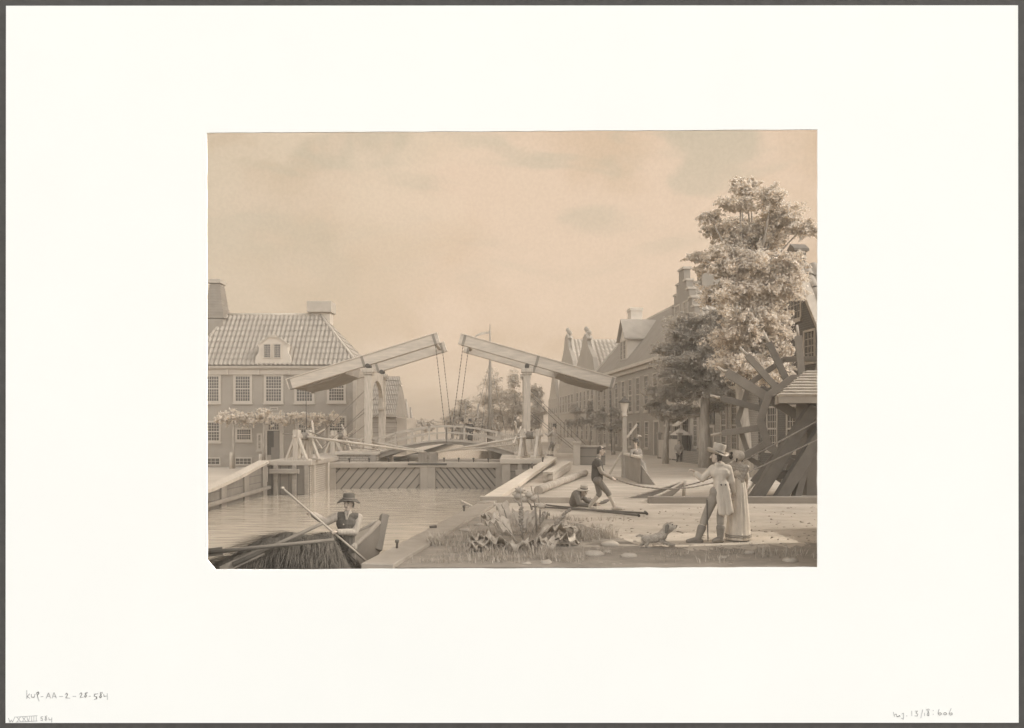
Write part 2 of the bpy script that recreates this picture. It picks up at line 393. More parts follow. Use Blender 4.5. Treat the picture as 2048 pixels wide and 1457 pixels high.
def tiles(mb, p00, p10, p01, p11, n, rows, amp=.1, lap=.075, sub=6):
    """pantiled slope: p00-p10 along the eave, p01-p11 along the ridge; n rolls across the eave run"""
    p00, p10, p01, p11 = map(V, (p00, p10, p01, p11))
    nor = (p10-p00).cross(p01-p00).normalized()
    if nor.z < 0: nor = -nor
    eu = (p10-p00).normalized(); L = (p10-p00).length
    k = len(mb.v); cols = n*sub; q = 0
    for r in range(rows):
        for e in (0, 1):
            v = (r+e)/rows
            a = p00.lerp(p01, v); b = p10.lerp(p11, v)
            for c in range(cols+1):
                # keep rolls running straight up the slope: place by distance along the eave, clamped to the slope's outline
                s = L*c/cols; sa = (a-p00).dot(eu); sb = (b-p00).dot(eu); sc = min(max(s, sa), sb)
                base = a+eu*(sc-sa)
                h = amp*abs(math.sin(math.pi*s/L*n))**.8*(1.6)+(lap if e == 0 else .004)
                mb.v.append(base+nor*h)
        for c in range(cols):
            i = k+r*2*(cols+1)+c
            mb.f.append((i, i+1, i+cols+2, i+cols+1)); mb.sm.append(True)
    # underside
    mb.add([p00, p10, p11, p01], [(0, 1, 2, 3)])
    return mb
# --- the house on the left
g0, dH = -1.0, 61.0
S = F/dH; q_ = 1.28
hx = lambda px: (px-1024)/S
hz = lambda py: EYE-(py-HOR)/S
xl, xr, ze = hx(382), hx(712), hz(737)
house = thing('brick_house', 'wide brick house with hipped pantile roof, scrolled dormer and rows of sash windows', 'house', ((xl+xr)/2, dH, g0))
fr = Fr((0, dH, 0), (1, 0, 0), (0, -1, 0))
mb = MB(); mb.box(xl, xr, dH, dH+6, g0-.5, ze); mb.build('wall', brick, house)
mb = MB(); fr.box(mb, xl-.05, xr+.05, g0-.3, g0+1.0, 0, .06); mb.build('plinth', M('plinth_stone', .3, .12, 2), house)
mb = MB(); fr.box(mb, xl-.05, xr+.05, hz(750), ze-.003, 0, .14); fr.box(mb, xl-.25, xr+.25, ze, ze+.17, -.1, .34); fr.box(mb, xl-.2, xr+.2, ze-.1, ze-.001, .14, .24)
for px in (517, 579, 641, 455, 700): fr.box(mb, hx(px)-.12, hx(px)+.12, hz(750), ze-.11, .14, .21)
mb.build('frieze', white, house, bevel=.01)
# corner pilaster
mb = MB(); fr.box(mb, xr-.24, xr+.06, g0, hz(751), .001, .1); mb.build('corner_pilaster', white, house)
dr = dH+3.0; Sr = F/dr
rz = EYE-(632-HOR)/Sr; rl, rr = (456-1024)/Sr, (641-1024)/Sr
roof = MB()
e = .3; zr = ze+.16
tiles(roof, (xl-e, dH-e, zr), (xr+e, dH-e, zr), (rl, dr, rz), (rr, dr, rz), 38, 9)
tiles(roof, (xr+e, dH-e, zr), (xr+e, dH+6+e, zr), (rr, dr, rz), (rr, dr, rz), 30, 9)
tiles(roof, (xl-e, dH+6+e, zr), (xl-e, dH-e, zr), (rl, dr, rz), (rl, dr, rz), 30, 9)
roof.add([(xl-e, dH+6+e, zr), (xr+e, dH+6+e, zr), (rr, dr, rz), (rl, dr, rz)], [(0, 1, 2, 3)])
ro = roof.build('roof', tile, house)
mb = MB(); mb.tube([(rl, dr, rz+.06), (rr, dr, rz+.06)], .16, 10)
for a, b in (((xr+e, dH-e, zr+.06), (rr, dr, rz+.06)), ((xl-e, dH-e, zr+.06), (rl, dr, rz+.06))): mb.tube([a, b], .14, 8)
mb.build('ridge_tiles', M('ridge_tile', .45, .12, 3), ro)
c = MB(); cx = lambda px: (px-1024)/Sr
cz = lambda py: EYE-(py-HOR)/Sr
c.box(cx(625), cx(661), dr-.1, dr+.9, rz-1.6, cz(625)); c.build('chimney', plaster, ro)
c2 = MB(); c2.box(cx(616), cx(665), dr-.45, dr+1.25, cz(626), cz(604)); c2.build('chimney_cap', M('cap_stone', .40, .1, 2), ro, bevel=.03)
c = MB(); w0, w1 = (cx(416), cx(456)), (cx(427), cx(445))
c.hexa([(w0[0], dr-1, cz(640)), (w0[1], dr-1, cz(640)), (w0[1], dr+.6, cz(640)), (w0[0], dr+.6, cz(640)), (w1[0], dr-.7, cz(571)), (w1[1], dr-.7, cz(571)), (w1[1], dr+.3, cz(571)), (w1[0], dr+.3, cz(571))])
c.box(cx(418), cx(454), dr-.95, dr+.55, rz-2.4, cz(641))
for i in range(13):
    f = i/13; a0 = w0[0]+(w1[0]-w0[0])*f-.04; a1 = w0[1]+(w1[1]-w0[1])*f+.04; z = cz(640)+(cz(571)-cz(640))*f
    c.box(a0, a1, dr-1.03+.3*f, dr+.63-.3*f, z+.02, z+.1)
c.build('tapered_chimney', M('chimney_brick', .27, .15, 2), ro)
c2 = MB(); c2.box(cx(422), cx(449), dr-.85, dr+.45, cz(570), cz(562)); c2.build('chimney_cap', M('cap_stone', .40, .1, 2), ro, bevel=.02)
mb = MB(); mb.tube([(hx(715), dH+4, ze-.2), (hx(715), dH+4, ze+.75)], .13, 8); mb.build('flue', plaster, ro)
# dormer
dz = lambda py: hz(py)
ol = [(513, 728), (514, 715), (520, 706), (521, 696), (517, 690), (521, 687), (529, 684), (538, 677), (549, 673), (560, 677), (569, 684), (577, 687), (581, 690), (577, 696), (578, 706), (583, 715), (585, 728)]
mb = MB(); mb.prism([fr(hx(px), dz(py), .35) for px, py in ol], V((0, .3, 0)))
mb.box(hx(522), hx(576), dH-.03, dH+2.6, ze+.17, dz(690))
dorm = mb.build('dormer', plaster, house)
mb = MB(); arc = [(521, 689), (529, 683), (538, 676.5), (549, 672.5), (560, 676.5), (569, 683), (577, 689)]
for p, q in zip(arc, arc[1:]): mb.beam(fr(hx(p[0]), dz(p[1]), .36), fr(hx(q[0]), dz(q[1]), .36), .16, .12, up=(0, -1, 0), ext=.02)
mb.box(hx(544), hx(554), dH-.46, dH-.28, dz(677), dz(671)); mb.build('scroll_moulding', white, dorm)
fr2 = Fr((0, dH-.35, 0), (1, 0, 0), (0, -1, 0))
for a, b in ((530, 545), (550, 565)): window(house, fr2, hx(a), dz(718), hx(b)-hx(a), dz(689)-dz(718), 4, 6, fw=.07, sill=False, mw=.022)
# windows
for a, b, t, u in ((405, 442, 749, 807), (467, 504.5, 749, 807), (528, 567, 749, 807), (589, 629, 749, 807), (654, 692, 749, 806)):
    window(house, fr, hx(a), hz(u), hx(b)-hx(a), hz(t)-hz(u), 6, 8, sash=.5, fw=.15*q_, mw=.034)
for a, b, t, u, nx, ny in ((404, 442, 842, 885, 6, 6), (471, 505, 856, 883, 6, 4), (514, 525, 867, 901, 2, 5), (594, 630, 835, 880, 6, 7), (656, 693, 832, 880, 6, 8)):
    window(house, fr, hx(a), hz(u), hx(b)-hx(a), hz(t)-hz(u), nx, ny, sash=.5, fw=.12*q_, mw=.034)
fr3 = Fr((0, dH-.06, 0), (1, 0, 0), (0, -1, 0))
for a, b in ((404, 442), (470, 505)): window(house, fr3, hx(a), hz(931), hx(b)-hx(a), hz(915)-hz(931), 4, 2, fw=.1, sill=False)
# doorway with its transom light
window(house, fr, hx(535), hz(862), hx(560)-hx(535), hz(835)-hz(862), 5, 4, fw=.1, sill=False)
mb = MB(); fr.box(mb, hx(529), hx(534.8), g0, hz(832), .001, .12); fr.box(mb, hx(560.2), hx(568), g0, hz(832), .001, .14); fr.box(mb, hx(527), hx(570), hz(832)+.002, hz(826), 0, .24); mb.build('door_surround', white, house, bevel=.01)
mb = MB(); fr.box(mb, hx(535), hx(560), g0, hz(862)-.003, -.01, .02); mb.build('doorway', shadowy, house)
mb = MB(); fr.box(mb, hx(548), hx(560)-.01, g0, hz(863), .021, .06); fr.box(mb, hx(543), hx(559), g0+.02, hz(895), .061, .1); mb.build('door', M('grey_door', .2, .1, 3), house)
mb = MB(); fr.box(mb, hx(540), hx(556), hz(821), hz(815), 0, .06); pl = mb.build('name_plaque', white, house)
mb = MB()
for i in range(7): fr.box(mb, hx(542+i*1.8), hx(543.1+i*1.8), hz(819.4-.3*(i % 3)), hz(816.8), .061, .066)
mb.build('plaque_lettering', iron, pl)
# trained trees in front
def leafquads(mb, lumps, n, size, up=.35):
    """feathery crown: every lump is a spray of twigs, each twig carrying many small leaves"""
    tot = sum((r[0]*r[2])**.75 for c, r in lumps)
    if not lumps: return mb
    ctr = sum((V(c) for c, r in lumps), V())/len(lumps)
    for c, r in lumps:
        c = V(c); k = max(6, int(n*(r[0]*r[2])**.75/tot)); tw = max(5, min(60, k//24)); m = (r[0]+r[2])/2
        for _ in range(tw):
            d = V((random.gauss(0, 1), random.gauss(0, 1), random.gauss(.1, .8))).normalized()
            st = c+V((random.gauss(0, .3)*r[0], random.gauss(0, .3)*r[1], random.gauss(0, .3)*r[2])); ln = rnd(.5, 1.1)
            dv = V((d.x*r[0], d.y*r[1], d.z*r[2]))*ln; drop = rnd(.05, .4)*r[2]; fat = rnd(.10, .22)*m
            for i in range(k//tw+1):
                f = random.random()**.7; p = st+dv*f-ZZ*(drop*f*f); q = fat*(1.15-.7*f)
                p = p+V((random.gauss(0, q), random.gauss(0, q), random.gauss(0, q*.75)))
                nrm = (d*.5+V((random.gauss(0, .6), random.gauss(0, .6), random.gauss(up, .6)))).normalized()
                _, a, b = basis(nrm); th = rnd(0, 6.28); a2 = a*math.cos(th)+b*math.sin(th); b2 = nrm.cross(a2)
                s = size*rnd(.5, 1.3); w = s*.6
                mb.add([p-a2*s, p+b2*w*.8-a2*s*.2, p+a2*s-nrm*s*.25, p-b2*w*.8-a2*s*.2], [(0, 1, 2, 3)])
    return mb
def tree(name, label, base, trunk, lumps, n, size, mat, group=None, limbs=True, tr=.18, cat='tree', up=.35):
    t = thing(name, label, cat, base, group)
    mb = MB(); pts = [V(p) for p in trunk]; k = len(pts)
    mb.tube(pts, [tr*(1.25 if i == 0 else 1-.55*i/(k-1)) for i in range(k)], 9)
    if limbs:
        for c, r in lumps:
            c = V(c); s = min(pts[1:], key=lambda p: (p-c).length+max(0, p.z-c.z)*2)
            m = s.lerp(c, .5)+V((rnd(-.2, .2), rnd(-.2, .2), -.12*(c-s).length)); e = s.lerp(c, .92)
            mb.tube([s, m, e], [tr*.34, tr*.2, tr*.07], 6)
    tk = mb.build('trunk', bark, t)
    cr = leafquads(MB(), lumps, n, size, up).build('crown', mat, t)
    return t
tl = [(466, 'trained lime tree left of the low wide house window, shading it with a flat crown'), (527, 'trained lime tree with flat crown just left of the open house door'),
      (592, 'trained lime tree with flat crown just right of the open house door'), (649, 'trained lime tree at the right corner of the brick house, flat crown')]
for px, lab in tl:
    d = 59.2; S2 = F/d; b = W(px, 935, d); b.z = g0
    lumps = []
    for k in range(6):
        q = W(px+(-28+11*k)*(1 if px < 580 else .95), 839-5*math.sin(k*.63)+rnd(-3, 3), d+rnd(-.25, .25)); lumps.append((q, (.55, .5, .5)))
    tree('trained_lime_tree', lab, b, [b, b+V((.03, 0, 1.7)), W(px+1, 850, d), W(px, 838, d)], lumps, 2600, .1, leaf_l, 'trained lime trees in front of the brick house', tr=.14)
for px, py, lab in ((462, 905, 'short pale stake beside the trunk of the lime tree under the low window'), (520.5, 908, 'short pale stake left of the open house door')):
    d = 58.7; b = W(px, 934, d); b.z = g0-.1; top = W(px, py, d)
    mb = MB(); mb.lathe(b, [(.12, 0), (.11, top.z-b.z-.06), (.08, top.z-b.z)], 10); tag(mb.build('stake', whitew), lab, 'stake', 'stakes in front of the brick house')

# --- lock: piers, wing wall, gates
zt = .25
lock = thing('lock_pier', 'pale brick lock pier on the left with grey capstone and timber guard frame', 'lock pier', (-13.2, 46, WZ))
x0, x1 = -14.47, -11.96
mb = MB(); mb.box(x0, x1, 44.42, 59.5, WZ-.8, zt-.28); mb.build('masonry', M('lock_brick', .42, .12, 1.2, pattern='brick', axes='yz', size=.36), lock)
mb = MB(); mb.box(x0+.02, x1-.02, 44.36, 44.41, WZ-.7, zt-.29); mb.build('front_cladding', M('front_boards', .22, .12, 1.5, pattern='plank', axes='zx', size=.5), lock)
mb = MB(); mb.box(x0-.2, x1+.14, 44.2, 59.55, zt-.28, zt); mb.build('capstone', M('grey_stone', .38, .14, 1.4), lock, bevel=.03)
mb = MB()
f4 = Fr((0, 44.36, 0), (1, 0, 0), (0, -1, 0)); q = F/44.36
X = lambda px: (px-1024)/q
Z = lambda py: EYE-(py-HOR)/q
f4.box(mb, X(549), X(557), WZ-.5, Z(930), 0, .22); f4.box(mb, X(586), X(594), WZ-.5, Z(930), 0, .22); f4.box(mb, X(543), X(601), Z(947), Z(938), .221, .42); f4.box(mb, X(610), X(618), WZ-.5, Z(929), 0, .16)
mb.build('guard_frame', timber_m, lock, bevel=.02)
for yy, ww_ in ((44.9, .3), (48.3, .5)):
    mb = MB(); mb.beam((x1+.09, yy, WZ-.5), (x1+.09, yy, zt-.285), .17, ww_); mb.build('corner_quoin', white, lock)
# wing wall
ww = thing('wing_wall', 'plank-faced wing wall with pale sloping coping running down to the water', 'canal wall', (-14.4, 38, WZ))
prof = [(44.2, .1), (42, -.18), (39.5, -.52), (36, -.86), (32, -1.1), (26, -1.3), (20, -1.45)]
mb = MB()
for (ya, za), (yb, zb) in zip(prof, prof[1:]):
    mb.hexa([(-14.9, ya, WZ-.6), (-14.9, yb, WZ-.6), (-14.45, yb, WZ-.6), (-14.45, ya, WZ-.6), (-14.9, ya, za), (-14.9, yb, zb), (-14.45, yb, zb), (-14.45, ya, za)])
mb.build('planking', M('wing_planks', .19, .18, 2, pattern='plank', axes='yz', size=.42), ww)
mb = MB()
for (ya, za), (yb, zb) in zip(prof, prof[1:]): mb.beam((-14.62, ya, za+.09), (-14.62, yb, zb+.09), .62, .16, ext=.02)
mb.build('coping', whitew, ww)
for yy in (43.6, 40.6, 37.4, 34):
    z = next(za+(zb-za)*(ya-yy)/(ya-yb) for (ya, za), (yb, zb) in zip(prof, prof[1:]) if yb <= yy <= ya)
    mb = MB(); mb.box(-14.449, -14.34, yy-.34, yy+.34, WZ-.5, z-.01); mb.build('pile', M('wing_pile', .23, .18, 2), ww, bevel=.02)
mb = MB(); mb.beam((-14.27, 44.2, -1.3), (-14.27, 22, -1.68), .14, .2); mb.build('waling', M('wing_pile', .23, .18, 2), ww, bevel=.02)
# gates
def leaf(name, label, p, q, sgn):
    p, q = V(p), V(q); zt_ = -.1
    t = thing(name, label, 'lock gate', ((p.x+q.x)/2, (p.y+q.y)/2, WZ), 'leaves of the lock gate')
    U = (q-p).normalized(); N = V((U.y, -U.x, 0)); N = -N if N.y > 0 else N; L = (q-p).length; fr = Fr(p, U, N)
    mb = MB(); fr.box(mb, .0, L, WZ-1, zt_-.3, -.2, 0); mb.build('gate_boards', M('gate_board', .30, .12, 1.2), t)
    mb = MB(); fr.box(mb, 0, L, zt_-.3, zt_, -.3, .16); mb.build('top_rail', M('gate_rail', .34, .12, 1.5), t, bevel=.02)
    for a0, a1 in ((0, .42), (L-.5, L)):
        mb = MB(); fr.box(mb, a0, a1, WZ-1, zt_-.302, .001, .14); mb.build('stile', M('gate_rail', .34, .12, 1.5), t, bevel=.02)
    mb = MB(); k = 9; H = zt_-.3-WZ+.4
    for i in range(-3, k):
        a0 = .42+(L-.92)*i/k
        if sgn > 0: pa, pb = (a0, WZ-.4), (a0+H*.85, zt_-.3)
        else: pa, pb = (a0+H*.85, WZ-.4), (a0, zt_-.3)
        lo, hi = .46, L-.54       # trim each batten to the panel
        def cut(p_, o_):
            if p_[0] < lo: f = (lo-p_[0])/(o_[0]-p_[0]) if o_[0] != p_[0] else 0
            elif p_[0] > hi: f = (hi-p_[0])/(o_[0]-p_[0]) if o_[0] != p_[0] else 0
            else: return p_
            return (p_[0]+(o_[0]-p_[0])*f, p_[1]+(o_[1]-p_[1])*f)
        if max(pa[0], pb[0]) <= lo or min(pa[0], pb[0]) >= hi: continue
        a_, b_ = cut(pa, pb), cut(pb, pa)
        mb.beam(fr(a_[0], a_[1], .02), fr(b_[0], b_[1], .02), .075, .05, up=N)
    mb.build('diagonal_strap', timber_d, t)
    mb = MB(); fr.box(mb, 0, L-.2, zt_+.001, zt_+.05, -.75, -.15); mb.build('walkway', white, t)
    for i in range(4):
        mb = MB(); a0 = L*(.2+.2*i); mb.lathe(fr(a0, zt_+.05, -.3), [(.03, 0), (.03, .16), (.07, .18), (.07, .27), (.03, .29)], 8); mb.build('mooring_pin', iron, t)
    mb = MB(); fr.box(mb, L-.62, L-.03, zt_+.001, zt_+.68, -.24, .1)
    for a0 in (.55, .35, .15): fr.box(mb, L-a0-.03, L-a0+.03, zt_+.05, zt_+.6, .101, .13)
    mb.build('gate_post', M('post_grey', .27, .12, 2), t, bevel=.015)
    mb = MB(); fr.box(mb, L-1.3, L-.01, zt_-.14, zt_-.02, .161, .2); mb.build('iron_strap', iron, t)
    return t
mid = W(856, 930, 49.4); mid.z = 0
leaf('lock_gate', 'left leaf of the mitred lock gate, its diagonal straps rising to the right', (x1+.1, 48.6, 0), (mid.x-.02, mid.y, 0), 1)
xg = -.62
leaf('lock_gate', 'right leaf of the mitred lock gate, its diagonal straps falling to the right', (xg, 48.6, 0), (mid.x+.02, mid.y, 0), 1)
# right pier
zr_ = .34
lr = thing('lock_pier', 'right lock pier with pale coping and grey timber posts behind the sloping quay beam', 'lock pier', (1, 46, WZ))
mb = MB(); mb.box(-.57, 2.49, 45.02, 62, WZ-.8, zr_-.3); mb.build('masonry', M('pier_boards', .27, .12, 1.5, pattern='plank', axes='xz', size=.45), lr)
mb = MB(); mb.box(-.72, 2.6, 44.8, 62.03, zr_-.3, zr_); mb.build('capstone', M('pale_stone', .46, .12, 1.4), lr, bevel=.03)
mb = MB(); mb.box(-.6, -.1, 44.84, 45.01, WZ-.5, zr_-.31); mb.box(.35, .62, 44.88, 45.01, WZ-.5, zr_-.31); mb.box(.2, 2.4, 44.7, 44.87, -.62, -.32); mb.build('guard_frame', M('post_grey2', .33, .12, 2), lr, bevel=.02)
# bridge abutments
for xa, xb, lab in ((-11.95, -9.25, 'low pale masonry abutment under the left leaf of the drawbridge'), (.25, 2.2, 'low pale masonry abutment under the right leaf of the drawbridge')):
    t = thing('bridge_abutment', lab, 'abutment', ((xa+xb)/2, 55, WZ), 'abutments of the drawbridge')
    mb = MB(); mb.box(xa, xb, 51.2, 58.6, WZ-.5, .36); mb.build('masonry', M('pale_masonry', .44, .14, 1.0, pattern='brick', axes='xz', size=.4), t)
    mb = MB(); mb.box(xa-.1, xb+.12, 51.05, 58.75, .36, .56); mb.build('capstone', M('pale_stone', .46, .12, 1.4), t, bevel=.02)
    for yy in (51.0,):
        mb = MB(); e_ = xb if xa < -5 else xa; sg = -1 if xa < -5 else 1
        mb.box(min(e_, e_+sg*.45), max(e_, e_+sg*.45), yy-.06, yy+.199, WZ-.4, .35); mb.build('corner_post', M('post_grey', .27, .12, 2), t)
# ================================================================ DRAWBRIDGE, WINCHES, CANAL BEYOND
dn, df = 52.0, 57.5
Sn = F/dn
def bridge(name, label, px_post, heel, tip, hinge_x, sg):
    """one half of the double drawbridge; heel / tip: pixel ends of the near balance beam's axis"""
    xp = (px_post-1024)/Sn
    t = thing(name, label, 'drawbridge', (xp, 54.7, .56), 'halves of the double drawbridge')
    ztop = EYE-(737-HOR)/Sn
    ybs = [(dn, 0), (df, -.235*0)]
    for y, ox in ybs:
        mb = MB(); mb.box(xp-.24, xp+.24, y-.24, y+.24, .57, ztop-.45)
        mb.box(xp-.33, xp+.33, y-.33, y+.33, ztop-.449, ztop-.3); mb.box(xp-.4, xp+.4, y-.4, y+.4, ztop-.299, ztop-.02)
        mb.build('post', whitew, t, bevel=.02)
        mb = MB(); mb.tube([(xp, y-.42, ztop+.14), (xp, y+.42, ztop+.14)], .16, 12); mb.build('pivot', iron, t)
    # portal head with curved braces between the two posts
    mb = MB(); out = []
    a, b = dn+.25, df-.25; n = 14
    zs = ztop-.55
    top = [(xp, a, zs+.45), (xp, b, zs+.45)]
    arch = [(xp, a+.25+(b-a-.5)*i/n, zs-1.3+1.15*math.sin(math.pi*i/n)**.6) for i in range(n+1)]
    mb.prism([V(p)-V((.14, 0, 0)) for p in [(xp, a, zs-2.2), (xp, a, zs+.45), (xp, b, zs+.45), (xp, b, zs-2.2), (xp, b-.25, zs-2.2)]+arch[::-1]+[(xp, a+.25, zs-2.2)]], V((.28, 0, 0)))
    mb.build('portal_arch', whitew, t)
    h, e = W(heel[0], heel[1], dn), W(tip[0], tip[1], dn)
    for y in (dn, df):
        p, q = V((h.x, y, h.z)), V((e.x, y, e.z))
        dq = (q-p).normalized(); uq = V((-dq.z, 0, dq.x)); uq = uq if uq.z > 0 else -uq
        mb = MB(); mb.beam(p+uq*.39, q+uq*.39, .5, .05); mb.build('cap_board', M('beam_cap', .6, .1, 2), t)
        mb = MB(); mb.beam(p, q, .4, .72); mb.build('balance_beam', M('beam_paint', .5, .2, 2.5, stretch=(.5, 1, 3)), t, bevel=.03)
        for f, r in ((.018, .03), (.5, .01), (.97, .02)):
            c = p.lerp(q, f); d = (q-p).normalized(); mb = MB(); mb.beam(c-d*.09, c+d*.09, .45, .76); mb.build('beam_strap', M('strap_grey', .24, .15, 4), t)
        ch = MB(); a_ = q-(q-p).normalized()*.25-V((0, 0, .43)); b_ = V((a_.x+(.75 if sg < 0 else -.85), y, 1.3 if sg else 1.3))
        L = (b_-a_).length; k = int(L/.24)
        ch.tube([a_, b_], .016, 6)
        for i in range(k): c = a_.lerp(b_, (i+.5)/k); ch.ell(c, (.034, .034, .07), n=6, m=4)
        ch.build('lifting_chain', M('chain_iron', .12, .2, 8), t)
    # ballast box between the heels, with sloping cheeks underneath
    d = (e-h).normalized(); up = V((0, 1, 0)).cross(d) if False else V((-d.z, 0, d.x)); up = up if up.z > 0 else -up
    o0 = V((h.x, 0, h.z)); P = lambda s, u, y: (lambda v: (v.x, y, v.z))(o0+d*s+up*u)
    mb = MB(); ya, yb = dn+.22, df-.22
    mb.prism([P(.15, -.3, ya), P(.15, .28, ya), P(4.2, .28, ya), P(3.9, -.33, ya), P(3.0, -.5, ya), P(1.5, -.5, ya)], V((0, yb-ya, 0)))
    mb.build('ballast_box', M('ballast_boards', .30, .15, 1.5), t)
    mb = MB(); L = (e-h).length; c = P(L-.5, 0, 0); mb.tube([(c[0], dn+.2, c[2]), (c[0], df-.2, c[2])], .12, 10); mb.build('tie_rod', timber, t)
    # the leaf: cambered deck, fascia, railings
    xc = (893-1024)/Sn; zc = EYE-(880-HOR)/Sn; ze = .52; n = 10
    xs = [hinge_x+(xc+sg*.02-hinge_x)*i/n for i in range(n+1)]
    dzf = lambda x: ze+(zc-ze)*math.sin(math.pi/2*abs((x-hinge_x)/(xc-hinge_x)))**.9
    ya, yb = dn-.1, df+.1
    mb = MB()
    for a_, b_ in zip(xs, xs[1:]):
        a_, b_ = (a_, b_) if a_ < b_ else (b_, a_)
        za, zb = dzf(a_), dzf(b_)
        mb.hexa([(a_, ya, za-.12), (b_, ya, zb-.12), (b_, yb, zb-.12), (a_, yb, za-.12), (a_, ya, za), (b_, ya, zb), (b_, yb, zb), (a_, yb, za)])
    mb.build('deck', M('deck_boards', .40, .15, 2), t)
    for y in (dn+.1, df-.1, (dn+df)/2):
        mb = MB()
        for a_, b_ in zip(xs, xs[1:]):
            za, zb = dzf(a_), dzf(b_); ka = .36-.2*abs((a_-hinge_x)/(xc-hinge_x)); kb = .36-.2*abs((b_-hinge_x)/(xc-hinge_x))
            a2, b2, z1, z2, k1, k2 = (a_, b_, za, zb, ka, kb) if a_ < b_ else (b_, a_, zb, za, kb, ka)
            mb.hexa([(a2, y-.1, z1-.12-k1), (b2, y-.1, z2-.12-k2), (b2, y+.1, z2-.12-k2), (a2, y+.1, z1-.12-k1), (a2, y-.1, z1-.121), (b2, y-.1, z2-.121), (b2, y+.1, z2-.121), (a2, y+.1, z1-.121)])
        mb.build('deck_girder', timber_m, t)
    for y in (dn, df):
        mb = MB(); n2 = 6; tops = []
        x_out = hinge_x-sg*1.6*0+(-1 if sg < 0 else 1)*1.2
        rx = [x_out]+[hinge_x+(xc+.03*(-1 if sg < 0 else 1)-hinge_x)*i/4 for i in range(5)]
        pts = [V((x, y, (dzf(x) if (x-hinge_x)*(xc-hinge_x) >= 0 else ze))) for x in rx]
        for p, q in zip(pts, pts[1:]):
            mb.beam(p+V((0, 0, .96)), q+V((0, 0, .96)), .13, .12, ext=.03); mb.beam(p+V((0, 0, .5)), q+V((0, 0, .5)), .08, .1, ext=.02)
        for p in pts: mb.box(p.x-.06, p.x+.06, y-.055, y+.055, p.z+.001, p.z+.91)
        mb.build('railing', white, t)
    # stays
    sx = -1 if sg < 0 else 1
    for y in (dn, df):
        for z_, l_ in ((1.5, 4.6), (3.0, 3.7)): mb = MB(); mb.tube([(xp+sx*.2, y, ztop-z_), (xp+sx*l_, y, .5)], .02, 6); mb.build('stay', M('stay_rope', .17, .2, 8), t)
    return t, h
bl, hl = bridge('drawbridge', 'left half of the white double drawbridge, balance beams sloping up to the right', 737, (576, 770.5), (878, 677), -9.25, -1)
br_, hr = bridge('drawbridge', 'right half of the white double drawbridge, balance beams sloping up to the left', 1054, (1229, 767.5), (919, 679), .3, 1)
# hanging pull line with a ball
mb = MB(); p = W(1222, 783, dn); a, b = W(1222, 860, dn), W(1224, 910, dn)
t = thing('pull_line', 'thin dark line with a ball hanging from the heel of the right bridge beams', 'pull line', (b.x, dn, b.z))
mb.tube([p, a, b], .028, 6); mb.build('line', iron, t)
mb = MB(); mb.ell(a, (.12, .12, .12)); mb.build('ball', iron, t)
p0 = W(608, 795, dn); q0 = W(611, 865, dn)
t = thing('pull_line', 'thin dark line hanging from the heel of the left bridge beams before the house', 'pull line', (q0.x, dn-3, q0.z))
mb = MB(); mb.tube([W(612, 780, dn), W(613, 868, dn)], .022, 6); mb.build('line', iron, t)

# --- winches
def winch(label, base, h, ax, spokes, drum_len=1.0):
    base = V(base); t = thing('winch', label, 'winch', base, 'windlasses that open the lock gates')
    ax = V(ax).normalized(); sd = ZZ.cross(ax)
    c = base+ZZ*h*.78
    for s in (-.5, .5):
        o = base+ax*s*drum_len
        mb = MB(); mb.beam(o, o+ZZ*h, .42 if s > 0 else .34, .26, up=ax); mb.build('post', whitew, t, bevel=.02)
        for q in (-1, 1): mb = MB(); mb.beam(o+sd*.85*q+ax*.02, o+ZZ*h*.72+sd*.16*q, .16, .15); mb.build('brace', whitew, t)
    for q in (-.5, .5): mb = MB(); mb.beam(base-sd*1.1+ax*q*drum_len+ZZ*.06, base+sd*1.1+ax*q*drum_len+ZZ*.06, .3, .12); mb.build('sill_beam', whitew, t)
    mb = MB(); mb.tube([c-ax*(drum_len*.5-.14), c+ax*(drum_len*.5-.14)], .21, 14); mb.tube([c-ax*(drum_len*.5+.5), c+ax*(drum_len*.5+.3)], .09, 10); mb.build('drum', timber, t)
    mb = MB()
    for i in range(5): u = c+ax*(-.22+.1*i); mb.lathe(u-ax*.045, [(.215, 0), (.25, .02), (.25, .07), (.215, .09)], 14, ax)
    mb.build('rope_coil', rope_m, t)
    for i in range(spokes):
        th = 2*math.pi*(i+.35)/spokes; dd = sd*math.cos(th)+ZZ*math.sin(th); o = c-ax*(drum_len*.5+.36)
        mb = MB(); mb.beam(o+dd*.02, o+dd*1.0, .09, .09, up=ax); mb.build('handspike', timber, t)
    return c
wa = winch('pale timber winch with crossed handspikes on the front edge of the left lock pier', W(606, 921, 45.3), 1.85, (-.5, -.86, 0), 5)
wb = winch('smaller pale timber winch farther back on the left lock wall beside the bridge', (-12.6, 54.5, .25), 1.75, (-.5, -.86, 0), 4)
wc = winch('pale timber winch worked by a man on the right lock pier', (1.15, 46.6, .34), 1.8, (.95, -.3, 0), 4)
def pole(name, label, cat, p, q, r1, r2=None, mat=None, group=None, n=8):
    mb = MB(); mb.tube([V(p), V(p).lerp(V(q), .5), V(q)], [r1, (r1+(r2 or r1))/2, r2 or r1], n)
    return tag(mb.build(name, mat or timber), label, cat, group)
gp = 'long gate poles reaching from the winches to the lock gates'
m0 = W(850, 905, 49.2); m1 = W(872, 905, 49.2)
pole('gate_pole', 'long pale pole from the front left winch to the middle of the lock gate', 'gate pole', W(614, 874, 45.2), m0, .075, .06, white, gp)
pole('gate_pole', 'long pale pole from the rear left winch to the middle of the lock gate', 'gate pole', (-12.2, 54.2, 1.5), W(846, 902, 49.3), .07, .055, white, gp)
